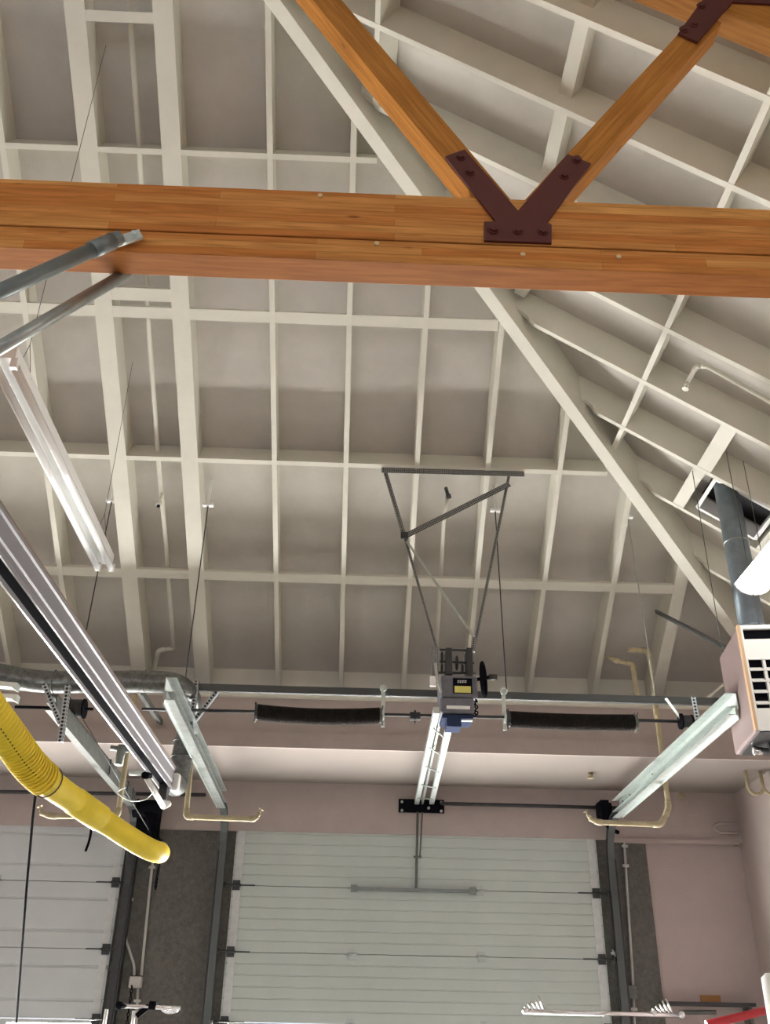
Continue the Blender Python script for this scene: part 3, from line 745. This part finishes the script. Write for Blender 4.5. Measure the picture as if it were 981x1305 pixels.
def wrap_light(x, y0, y1, z, label):
    t = thing('strip_light', label, 'strip light', (x, (y0+y1)/2, z), 'lit strip lights')
    obj('housing', MB().prism([(x-.13, y0, z+.09), (x+.13, y0, z+.09), (x+.07, y0, z+.16), (x-.07, y0, z+.16)], (0, y1-y0, 0)), WHITE, t, bevel=.003)
    prof = [(x-.13, z+.085)] + [(x+.13*math.cos(a), z+.085-.085*math.sin(a)) for a in [PI-PI*k/8 for k in range(1, 8)]] + [(x+.13, z+.085)]
    obj('diffuser', MB().prism([(a, y0+.02, b) for a, b in prof], (0, y1-y0-.04, 0)), OPAL, t)
    mb = MB()
    for yy in (y0, y1-.02): mb.prism([(a, yy, b) for a, b in [(x-.135, z+.09)]+prof[1:-1]+[(x+.135, z+.09)]], (0, .02, 0))
    obj('end_cap', mb, WHITE, t)
    for yy in (y0+.25, y1-.25):
        mb = MB().tube([(x, yy, z+.15), (x, yy, min(zE(yy), zR(x)))], .003, 5); obj('hanger_wire', mb, GALVD, t)
pl = pZ(946, 748, 4.6)
wrap_light(2.88, 3.85, 6.28, 4.56, 'brightly lit strip light at the right edge beside the grey flue')
wrap_light(2.88, -1.2, 1.23, 4.56, 'lit strip light overhead behind the truss on the right')
wrap_light(-4.2, -1.2, 1.23, 5.2, 'lit strip light overhead behind the truss on the left')
wrap_light(-.6, -5.2, -2.8, 5.0, 'lit strip light overhead further back')

# ------------------------------------------------------------------ exhaust extraction rail, duct, hose
er = thing('exhaust_rail', 'long ribbed aluminium exhaust rail with black rubber slot at the left', 'exhaust rail', (-1.36, 5.0, 3.3))
y0, y1 = 1.2, 7.30
zb = 3.30
def ext(poly, m_, name, l=None, ya=y0, yb=y1, b=0):
    o = obj(name, MB().prism([(a, ya, c) for a, c in poly], (0, yb-ya, 0)), m_, er, bevel=b)
    if l: lab(o, l)
    return o
side = [(-1.356, zb), (-1.345, zb-.002), (-1.343, zb+.016), (-1.350, zb+.03), (-1.350, zb+.048), (-1.343, zb+.056), (-1.341, zb+.082), (-1.349, zb+.092), (-1.345, zb+.135), (-1.336, zb+.142), (-1.336, zb+.158), (-1.37, zb+.158), (-1.37, zb+.02)]
ext(side, ALU, 'side_profile', 'ribbed aluminium flank')
ext([(-1.440, zb+.02), (-1.436, zb-.004), (-1.426, zb-.004), (-1.426, zb+.158), (-1.48, zb+.158), (-1.48, zb+.12)], ALUL, 'side_profile')
ext([(-1.426, zb+.02), (-1.391, zb+.035), (-1.356, zb+.012), (-1.356, zb+.05), (-1.426, zb+.05)], BLACK, 'rubber_lip', 'black rubber sealing lips in the slot')
ext([(-1.47, zb+.158), (-1.334, zb+.158), (-1.334, zb+.168), (-1.47, zb+.168)], mat('brownish_top_edge', (.22, .16, .13), .6), 'top_plate')
mb = MB().box((-1.372, y1, zb-.01), (-1.30, y1+.07, zb+.13)); obj('end_cap', mb, WHITE, er, bevel=.025)
obj('end_stop', MB().box((-1.43, y1-.06, zb-.09), (-1.37, y1+.02, zb+.04)), DARK, er)
pv = V((-1.39, 7.3, 0)); er.matrix_basis = Matrix.Translation(pv) @ Matrix.Rotation(-.020, 4, 'Z') @ Matrix.Translation(-pv) @ er.matrix_basis
# duct
cy = 7.0
def D(x, y, yy=cy): return pY(x, y, yy)
dpath = bez([D(-60, 846), D(10, 862), D(60, 869), D(130, 869), D(190, 869), D(226, 873, 7.06), D(243, 893, 7.28), D(239, 930, 7.5), D(231, 970, 7.58), D(227, 990, 7.6), V((-1.37, 7.58, 3.40)), V((-1.40, 7.38, 3.385))], 8)
dk = thing('round_duct', 'dull galvanised round duct running from the left edge, elbowing down to the exhaust rail', 'duct', D(226, 990))
mb = MB().tube(dpath, .084, 24); obj('duct_pipe', mb, DUCT, dk)
for q, ax in (((70, 869), (1, 0, 0)), ((135, 869), (1, 0, 0)), ((185, 869), (1, 0, 0)), ((235, 945, 7.55), (0, 0, 1)), ((232, 965, 7.55), (0, 0, 1))):
    obj('duct_seam', MB().ring(D(*q), ax, .085, .006, 24, 6), DUCT, dk)

# braces from truss to rail
def brace(p0, p1, r, m_, label, flange_n):
    t = thing('brace_pipe', label, 'brace pipe', p0, 'pipe braces from truss to exhaust rail')
    p0, p1 = V(p0), V(p1); d_ = (p1-p0).normalized()
    obj('pipe', MB().tube([p0+d_*.03, p1], r, 18), m_, t)
    if flange_n == 'face': obj('collar', MB().tube([p0+d_*.035, p0+d_*.14], r*1.18, 18).tube([p0+d_*.0, p0+d_*.045], r*1.05, 10, smooth=False), GREYPIPE, t)
    mb = MB()
    q = p0+V((0, .012, 0)) if flange_n == 'face' else p0
    if flange_n == 'face': mb.bar(q-V((.03, .0, .02)), q+V((.075, .0, .035)), .012, .045, (0, 0, 1)); mb.tube([q+V((.05, -.012, .025)), q+V((.05, -.02, .025))], .010, 6, smooth=False)
    else: mb.box(q-V((.01, -.02, .0)), q+V((.05, .03, .05)))
    obj('flange', mb, GALVL if flange_n == 'face' else GALVD, t)
    return t
pa = pY(152, 303, 2.66); brace(pa, pX(-75, 405, -1.37), .027, GREYPIPE, 'grey painted pipe brace bolted to the front of the timber beam', 'face')
pb = pY(170, 343, 2.87); brace(pb, pX(-75, 487, -1.37), .024, GALV, 'galvanised pipe brace coming from behind the timber beam', 'back')
obj_dark = None

# hose trolley fittings near rail end
hb = thing('hose_trolley', 'white angled tube bracket hanging at the end of the exhaust rail', 'trolley', pY(205, 1010, 6.7))
a = pY(186, 990, 6.6); b = pY(208, 1028, 6.9)
obj('arm', MB().tube([a, b], .020, 12), WHITE, hb)
obj('cross_tube', MB().tube([pY(165, 985, 6.6), pY(186, 985, 6.6)], .018, 12), GALVL, hb)
obj('pivot', MB().tube([pY(184, 988, 6.55), pY(190, 989, 6.65)], .024, 12), BLACK, hb)
obj('end_cap', MB().tube([pY(208, 1028, 6.9), pY(215, 1024, 6.95)], .022, 12), WHITE, hb)
mb = MB().tube([pY(156, 950, 6.6), pY(151, 975, 6.6)], .030, 12); mb.tube([pY(141, 953, 6.62), pY(166, 956, 6.62)], .018, 12)
tag(obj('pipe_tee', mb, GREYPIPE), 'grey pipe tee hanging beside the lower edge of the exhaust rail', 'pipe fitting')
mb = MB().tube(bez([pY(160, 1003, 6.8), pY(150, 1010, 6.8), pY(165, 1020, 6.75), pY(185, 1019, 6.7), pY(197, 1008, 6.7)], 8), .004, 6)
tag(obj('wire_loop', mb, GALVL), 'thin bright wire loop hanging below the exhaust rail end', 'wire')
# yellow hose
hs = thing('exhaust_hose', 'yellow ribbed exhaust hose sagging from the left edge to the pier', 'hose', pY(200, 1085, 5.75))
hp_ = bez([pY(-90, 800, 4.3), pY(-40, 868, 4.45), pY(8, 934, 4.7), pY(46, 984, 4.95), pY(100, 1024, 5.3), pY(150, 1058, 5.55), pY(180, 1077, 5.7), pY(197, 1085, 5.8), pY(203, 1086, 5.9)], 10)
nh = len(hp_); rr = []
for i in range(nh):
    f = i/(nh-1); rr.append(.083 - .022*min(1, max(0, (f-.25)/.35)) - .004*max(0, f-.7))
k45 = int(nh*.375*1.0)
obj('hose_wall', MB().tube(hp_, rr, 24), YEL, hs)
# wire ribs on the upper length
fine = bez(hp_[6:k45+4], 3); mb = MB()
def rib(i, r):
    d_ = (fine[i+1]-fine[i-1]).normalized(); mb.ring(fine[i], d_, r, .006, 20, 5)
for i in range(2, len(fine)-2, 2): rib(i, .083)
lab(obj('wire_rib', mb, YEL, hs), 'raised yellow spiral ribs on the upper hose length')
mb = MB(); seg = [hp_[i] for i in range(14, k45+4)]
pts = []
for i, p in enumerate(seg):
    f = i/(len(seg)-1); to = (EYE-p).normalized(); dn = V((.35, 0, -1)).normalized(); o_ = (to*(1-.0) + dn*(.15+.2*math.sin(f*3))).normalized()
    pts.append(p+o_*.084)
mb.tube(pts, .0035, 6); 
p = hp_[k45+3]; d_ = (hp_[k45+4]-hp_[k45+2]).normalized(); mb.ring(p, d_, .0825, .004, 20, 5)
lab(obj('seam_wire', mb, YELD, hs), 'dark exposed wire along the hose')
kc = int(nh*.53); d_ = (hp_[kc+1]-hp_[kc]).normalized()
obj('hose_sleeve', MB().tube([hp_[kc]-d_*.12, hp_[kc]-d_*.1, hp_[kc]+d_*.11, hp_[kc]+d_*.13], [.064, .073, .071, .06], 24), YEL, hs)
mb = MB().tube([hp_[-2], hp_[-1]+V((.0, .03, 0))], .0575, 24); obj('hose_end', mb, YEL, hs)
p0 = pY(47, 985, 5.0); 
tag(obj('suspension_cord', MB().tube([pY(48, 988, 5.0), pY(42, 1040, 5.4), pY(34, 1130, 6.0), pY(21, 1303, 7.2)], .007, 8), BLACK), 'long black cord hanging down from the yellow hose over the left door', 'cord')
tag(obj('loose_cable', MB().tube(bez([pY(100, 1043, 9.7), pY(112, 1044, 9.7), pY(116, 1055, 9.7), pY(114, 1070, 9.7), pY(109, 1085, 9.7)], 6), .012, 8), BLACK), 'short curled black cable hooked over the top of the left door', 'cable')
mb = MB().bar(pY(178, 882, 7.6), pY(218, 943, 9.2), .05, .012).bar(pY(181, 882, 7.6), pY(221, 943, 9.2), .012, .05)
tag(obj('brace_angle', mb, GALVD), 'short grey steel angle behind the round duct next to the left track', 'steel angle')
for q, l in (((-30, 868, 22, 872), 'upper bright galvanised strip poking in at the left edge under the duct'), ((-30, 884, 22, 887), 'lower bright galvanised strip poking in at the left edge under the duct')):
    a, b = pY(q[0], q[1], 6.4), pY(q[2], q[3], 6.4)
    tag(obj('channel_end', MB().prism([a+V((0, 0, -.02)), b+V((-.04, 0, -.02)), b+V((0, 0, -.04)), b+V((0, 0, .012)), a+V((0, 0, .012))], (0, .06, 0)), GALVL), l, 'channel', 'bright channel ends under the duct')

# ------------------------------------------------------------------ sprinkler pipes
def head(parent, p, dirv=(0, 0, -1), m_=PIPEY):
    p = V(p); d_ = V(dirv).normalized(); mb = MB()
    mb.tube([p, p+d_*.035], .016, 10); mb.tube([p+d_*.035, p+d_*.065], .007, 8); mb.tube([p+d_*.065, p+d_*.069], .024, 12, smooth=False)
    return obj('sprinkler_head', mb, m_, parent)
def pipe(name, pts, r, m_, label, heads=(), cat='sprinkler pipe', bend=.05, elbows=True):
    t = thing(name, label, cat, pts[-1]); 
    obj('pipe', MB().tube(round_path(pts, bend), r, 12), m_, t)
    if elbows and len(pts) > 2:
        for i in range(1, len(pts)-1):
            a, b, c = V(pts[i-1]), V(pts[i]), V(pts[i+1]); e_ = min(r*3, (a-b).length*.45, (c-b).length*.45)
            obj('elbow', MB().tube(round_path([b+(a-b).normalized()*e_, b, b+(c-b).normalized()*e_], r*2.2), r*1.2, 12), m_, t)
    for h_, d_ in heads: head(t, h_, d_, m_)
    return t
z1 = .14
pipe('sprinkler_pipe', [pE(160, -60, z1), pE(178, 195, z1), pE(190, 425, z1), pE(203, 600, z1), pE(212, 700, z1), pE(221, 826, z1)], .02, CREAM, 'cream sprinkler pipe running down between the two heavy rafters', cat='sprinkler pipe', bend=.02, elbows=False)
a = pE(221, 826, z1)
pipe('sprinkler_pipe', [a, pE(202, 829, z1-.02), pE(189, 882, z1)], .02, CREAM, 'jogged lower end of the cream pipe between the heavy rafters above the duct')
hp2 = thing('ceiling_sprinkler', 'small sprinkler head on the cream pipe between the heavy rafters', 'sprinkler', pE(203, 640, .05))
mb = MB().tube([pE(207, 628, .1), pE(203, 640, .04)], .017, 10).tube([pE(203, 640, .04), pE(202, 644, .0)], .026, 12); obj('nozzle', mb, CREAM, hp2)
mb = MB().tube([pE(202, 644, .0), pE(201.6, 646, -.015)], .015, 10); obj('orifice', mb, BLACK, hp2)
pipe('sprinkler_pipe', [pE(570, 632, z1), pE(566, 655, z1), pE(561, 742, z1), pE(556, 830, z1)], .018, CREAM, 'cream sprinkler pipe seen through the hanging steel frame', bend=.02, elbows=False)
hp3 = thing('ceiling_sprinkler', 'small sprinkler head inside the hanging steel frame', 'sprinkler', pE(571, 630, .05))
obj('nozzle', MB().tube([pE(568, 622, .16), pE(571, 632, .05)], .016, 10).tube([pE(571, 630, .06), pE(572, 635, .03)], .022, 12), DARK, hp3)
pipe('sprinkler_pipe', [pR(876, 487, .02), pR(887, 467, .10), pR(900, 466, .12), pR(1010, 528, .12)], .017, CREAM, 'cream sprinkler branch pipe on the right slope', heads=[(pR(876, 487, .02), (-.4, 0, -1))])
YP = 8.25
def drop(px, label, heads, y=YP, r=.022):
    pts = [pY(*q, y) for q in px]; return pipe('sprinkler_drop', pts, r, PIPEY, label, heads, bend=.06)
drop([(175, 868), (163, 950), (150, 1040), (66, 1040), (52, 1036)], 'yellowed sprinkler drop pipe with arm reaching left over the left door', [(pY(54, 1037, YP), (-.5, 0, .9))])
drop([(252, 868), (245, 950), (237, 1041), (322, 1044), (329, 1040)], 'yellowed sprinkler drop pipe with arm reaching right over the middle door corner', [(pY(328, 1041, YP), (.4, 0, .9))])
drop([(800, 828), (826, 829), (836, 905), (852, 1030), (842, 1051), (762, 1048), (751, 1043)], 'yellowed sprinkler drop pipe passing behind the bright right track, arm reaching left', [(pY(752, 1043, YP), (-.5, 0, .9))])
drop([(812, 890), (806, 846), (785, 842), (778, 838)], 'short bent yellowed pipe with flared end above the right spring', [(pY(780, 839, YP+.1), (-1, 0, .3))], YP+.1)
p = pZ(752, 985, ZS)
tag(obj('soffit_sprinkler', MB().tube([p, p-V((0, 0, .04))], .022, 12).tube([p-V((0, 0, .05)), p-V((0, 0, .054))], .032, 12), PIPEY), 'tiny sprinkler stub on the soffit right of the twin rail', 'sprinkler')
p = pZ(867, 1010, ZS)
tag(obj('soffit_sprinkler', MB().tube([p, p-V((0, 0, .05))], .03, 12).ring(p-V((0, 0, .055)), (0, 0, 1), .035, .008), PIPEY), 'round fitting on the soffit just below the bright right track', 'sprinkler')

# ------------------------------------------------------------------ heater, flue
hy = 5.9
a = pY(939, 797, hy); zb_ = pY(963, 930, hy).z; xa_ = 2.555; xb_ = 3.42; hd = .60; zt_ = a.z
ht = thing('unit_heater', 'mauve gas unit heater with louvred white front hanging at the right edge', 'heater', ((xa_+xb_)/2, hy+hd/2, zb_))
obj('casing', MB().box((xa_, hy+.02, zb_), (xb_, hy+hd, zt_)), MAUVE, ht, bevel=.015)
fm = MB().box((xa_, hy-.005, zt_-.03), (xb_, hy+.03, zt_)); fm.box((xa_+.01, hy-.005, zb_), (xb_, hy+.03, zb_+.14)); fm.box((xa_+.01, hy-.002, zt_-.24), (xb_, hy+.03, zt_-.10))
fm.box((xa_, hy-.006, zb_), (xa_+.028, hy+.03, zt_))
obj('front_frame', fm, WHITE, ht, bevel=.003)
obj('edge_strip', MB().box((xa_-.006, hy-.012, zb_), (xa_+.012, hy+.03, zt_)), mat('tan_edge', (.66, .46, .28), .5), ht)
obj('dark_slot', MB().box((xa_+.03, hy+.018, zb_+.1), (xb_-.01, hy+.024, zt_-.02)), BLACK, ht)
for k in range(5):
    z = zb_+.185+k*.076
    obj('louvre', MB().prism([(xa_+.03, hy-.015, z-.018), (xa_+.03, hy-.012, z-.024), (xa_+.03, hy+.02, z+.004), (xa_+.03, hy+.018, z+.01)], (xb_-xa_-.04, 0, 0)), WHITE, ht)
for k in range(9):
    x = xa_+.125+k*.078; obj('vane', MB().box((x-.009, hy-.012, zb_+.13), (x+.009, hy+.018, zt_-.23)), WHITE, ht)
obj('bottom_plate', MB().box((xa_+.03, hy+.03, zb_-.008), (xb_-.02, hy+hd-.03, zb_+.002)), DARK, ht)
gb = MB().tube(round_path([(xa_+.06, hy+.35, zb_-.02), (xa_+.12, hy+.30, zb_-.05), (xa_+.5, hy+.3, zb_-.05)], .03), .016, 8)
gb.box((xa_+.14, hy+.26, zb_-.06), (xa_+.30, hy+.34, zb_))
obj('gas_train', gb, DARK, ht); obj('gas_valve', MB().box((xa_+.17, hy+.24, zb_-.055), (xa_+.24, hy+.262, zb_-.03)), RED, ht)
obj('gas_fitting', MB().tube([(xa_+.05, hy+.33, zb_-.045), (xa_+.11, hy+.33, zb_-.045)], .026, 10), CHROME, ht)
pv = V((xa_, hy, 0)); ht.matrix_basis = Matrix.Translation(pv) @ Matrix.Rotation(math.radians(-7.5), 4, 'Z') @ Matrix.Translation(-pv) @ ht.matrix_basis
fl = thing('flue_pipe', 'blue-grey metal flue rising from the heater into the roof', 'flue', (2.93, 6.55, zt_))
fx, fy = 2.93, 6.52
obj('pipe', MB().tube([(fx, fy, zt_+.22), (fx, fy, zR(fx)+.2)], .093, 24), FLUE, fl)
obj('lower_elbow', MB().tube(round_path([(fx, fy, zt_+.26), (fx, fy, zt_+.08), (fx, fy-.12, zt_-.0)], .06), .098, 24), FLUE, fl)
mb = MB().ring((fx, fy, zt_+.23), (0, 0, 1), .100, .012); mb.ring((fx, fy, zt_+.10), (0, 0, 1), .102, .009); lab(obj('clamp_band', mb, DARK, fl), 'dark clamp bands')
p = pY(935, 692, fy); obj('seam_band', MB().ring((fx, fy, p.z), (0, 0, 1), .094, .006), GALV, fl)
for q0, q1, l in (((882, 600), (920, 760), 'thin heater hanger wire left of the flue'), ((925, 575), (944, 700), 'thin heater hanger wire in front of the flue')):
    p0 = pR(*q0, 0); 
    tag(obj('hanger_wire', MB().tube([p0, V((p0.x+.0, p0.y, zt_-.01))], .0032, 6), GALVD), l, 'wire', 'heater hanger wires')
a, b = pE(836, 778, -.01), pY(925, 824, 6.75)
tag(obj('brace_angle', MB().bar(a, b, .04, .005, (0, 1, 0)).bar(a+V((0, .02, .0)), b+V((0, .02, .0)), .005, .04, (0, 1, 0)), ANGLE, None, axis_frame(a, b, (0, 1, 0))), 'dark steel angle from the short thick rafter to the heater', 'steel angle')
a, b = pY(893, 897, 8.0), pY(945, 852, 8.0)
tag(obj('brace_board', MB().bar(a, b, .02, .09, (0, 1, 0)), CREAM), 'short cream board slanting behind the heater above the eave', 'board')

# hooks and odd fittings at the right
for q, r, l in (((962, 1000), .075, 'left of two brown pipe loops at the top of the right wall corner'), ((982, 998), .09, 'right of two brown pipe loops at the top of the right wall corner')):
    c = pY(*q, 8.9); mb = MB(); pts = [c+V((r*math.cos(a), 0, r*math.sin(a)*1.2)) for a in [PI*.9+PI*1.0*k/12 for k in range(13)]]
    mb.tube([V((pts[0].x, 8.9, ZS))]+pts+[V((pts[-1].x, 8.9, ZS))], .016, 8); tag(obj('pipe_loop', mb, PIPEY), l, 'pipe loop', 'pipe loops in the corner')
a, b = pY(913, 1050, 9.76), pY(952, 1062, 9.76)
mb = MB(); zc_ = (a.z+b.z)/2; rr_ = .045
mb.tube(round_path([(3.86, 9.74, zc_+rr_), (a.x, 9.74, zc_+rr_), (a.x-.05, 9.74, zc_), (a.x, 9.74, zc_-rr_), (3.86, 9.74, zc_-rr_)], .04), .014, 8)
mb.box((a.x, 9.765, zc_-.03), (3.86, 9.785, zc_+.03))
tag(obj('wall_recess_frame', mb, PINK), 'oblong pinkish bracket on the header close to the right wall', 'bracket')

# conduits on the piers
def conduit(pts, label, y=YF-.03, r=.013, m_=LGREY, box=None):
    P_ = [pY(*q, y) for q in pts]; t = thing('conduit', label, 'conduit', P_[-1], 'electrical conduits on the piers')
    obj('pipe', MB().tube(round_path(P_, .06), r, 8), m_, t)
    mb = MB()
    for f in (.25, .7):
        p = P_[0].lerp(P_[1], f); mb.box((p.x-.03, y-.016, p.z-.012), (p.x+.03, y+.02, p.z+.012))
    obj('strap', mb, m_, t); return t
conduit([(176, 1060), (161, 1185), (160, 1196), (171, 1230), (171, 1243)], 'bent conduit nearer the left door, ending at the small square box')
conduit([(200, 1050), (191, 1130), (180, 1243)], 'straight conduit down the pier to the small square box')
conduit([(176, 1258), (172, 1330)], 'lower conduit continuing below the small square box', y=YF-.02)
pbx = thing('junction_box', 'small light grey square box on the dark pier between the doors', 'electrical box', pY(172, 1258, YF-.06))
pbox((165, 1244), (179, 1259), YF-.07, .07, 'box_body', LGREY, pbx, .008)
conduit([(795, 1065), (798, 1120), (807, 1260)], 'pale conduit down the right pier')
conduit([(780, 1210), (790, 1230), (801, 1258)], 'thin pale cable curving in to the box on the right pier', r=.007, m_=GALVL)
conduit([(807, 1272), (809, 1330)], 'pale conduit below the box on the right pier')
bx2 = thing('junction_box', 'dull grey box low on the right pier', 'electrical box', pY(806, 1270, YF-.06))
pbox((800, 1256), (813, 1273), YF-.06, .06, 'box_body', GALVD, bx2, .006)
ch = MB()
pp = bez([pY(196, 1062, 9.5), pY(206, 1075, 9.5), pY(203, 1100, 9.5), pY(200, 1118, 9.5), pY(198, 1132, 9.5)], 6)
for i in range(0, len(pp), 1): ch.ring(pp[i], (1, (i % 2)*1.2, .3), .016, .005, 10, 5)
tag(obj('hoist_chain', ch, BLACK), 'short dark hoist chain hanging just right of the hose end', 'chain')
ch = MB()
pp = [pY(168-8*k/12, 1258+60*k/12, 9.72) for k in range(22)]
for i, p in enumerate(pp): ch.ring(p, (1, (i % 2)*1.2, .3), .016, .005, 10, 5)
tag(obj('hoist_chain', ch, BLACK), 'dark chain hanging below the small square box on the pier', 'chain')

# ------------------------------------------------------------------ things near eye level
yl = 8.9
g = thing('chrome_grab_rail', 'horizontal chrome rail with clawed brackets at the bottom right', 'rail', pY(770, 1290, yl))
obj('bar', MB().tube([pY(672, 1289, yl), pY(868, 1294, yl)], .020, 12), CHROME, g)
for q in ((683, 1288), (846, 1291)):
    p = pY(*q, yl); mb = MB()
    for k in range(5): mb.tube([p+V((-.04+.03*k, 0, -.02)), p+V((-.10+.03*k, -.02, .03+.02*k))], .009, 6)
    mb.ball(p+V((-.09, 0, 0)), .028); obj('claw', mb, CHROME, g)
obj('end_knob', MB().ball(pY(868, 1293, yl), .032), CHROME, g)
tag(obj('red_pipe', MB().tube([pY(900, 1306, 7.5), pY(1000, 1282, 7.5)], .028, 14), RED), 'red painted pipe rising to the right edge at the bottom right', 'pipe')
sh_ = thing('wall_shelf', 'dark narrow shelf low on the pinkish panel', 'shelf', pY(905, 1284, YF-.1))
a, b = pY(845, 1276, YF-.14), pY(962, 1279, YF-.14)
obj('board', MB().box((a.x, YF-.16, a.z-.03), (b.x, YF+.03, a.z)), DARK, sh_); obj('bracket', MB().box((b.x-.06, YF-.13, a.z-.2), (b.x-.03, YF+.03, a.z-.03)), GALVD, sh_)
obj('rod', MB().tube([pY(868, 1290, YF-.12), pY(912, 1290, YF-.12)], .02, 8), GALVD, sh_)
a, b = pY(893, 1268, YF), pY(919, 1277, YF)
tag(obj('paper_label', MB().box((a.x, YF+.005, a.z), (b.x, YF+.03, b.z)), ORNG), 'small orange-brown label above the dark shelf', 'label')
p = pY(985, 1268, 7.0)
tag(obj('white_bollard', MB().tube([p+V((0, 0, -p.z)), p+V((0, 0, .10)), p+V((0, 0, .13))], [.06, .06, .03], 16), WHITE), 'white rounded post clipped by the right edge at the bottom', 'post')
yk = 8.6
g = thing('hose_rack', 'chrome rack bar with black clamps at the bottom of the dark pier', 'rack', pY(190, 1288, yk))
obj('bar', MB().tube([pY(150, 1282, yk), pY(230, 1285, yk)], .018, 10), CHROME, g)
obj('clamp', MB().tube([pY(148, 1281, yk), pY(156, 1282, yk)], .03, 10), BLACK, g)
obj('clamp', MB().tube([pY(190, 1281, yk), pY(199, 1282, yk)], .032, 10).bar(pY(190, 1282, yk), pY(174, 1295, yk), .03, .04), BLACK, g)
obj('hook', MB().tube(bez([pY(205, 1285, yk), pY(211, 1290, yk), pY(222, 1290, yk), pY(229, 1283, yk)], 5), .010, 8), CHROME, g)
obj('upright', MB().tube([pY(171, 1288, yk), pY(167, 1325, yk)], .014, 10), WHITE, g)
obj('upright', MB().tube([pY(136, 1286, yk), pY(130, 1325, yk)], .014, 10), WHITE, g)

# ------------------------------------------------------------------ light
def area(name, loc, rot, sx, sy, power, col):
    l = bpy.data.lights.new(name, 'AREA'); l.shape = 'RECTANGLE'; l.size = sx; l.size_y = sy; l.energy = power; l.color = col
    o = bpy.data.objects.new(name, l); o.location = loc; o.rotation_euler = rot; C.objects.link(o)
for k, (a, b) in enumerate(ops):
    area('rear_fill_light', ((a+b)/2, YB+.05, 1.9), (math.radians(90), 0, PI), b-a, 3.5, 1300, (.96, .985, 1))  # fill lamps added in assumed, unseen rear doorways to stand in for daylight
w = bpy.data.worlds.new('world'); bpy.context.scene.world = w; w.use_nodes = True
w.node_tree.nodes['Background'].inputs[0].default_value = (.8, .88, 1, 1); w.node_tree.nodes['Background'].inputs[1].default_value = 1.0
sc = bpy.context.scene
sc.view_settings.view_transform = 'Standard'; sc.view_settings.look = 'None'; sc.view_settings.gamma = 1; sc.view_settings.use_curve_mapping = False
sc.view_settings.exposure = 0.93
sc.cycles.use_denoising = True
sc.cycles.max_bounces = 8; sc.cycles.diffuse_bounces = 5
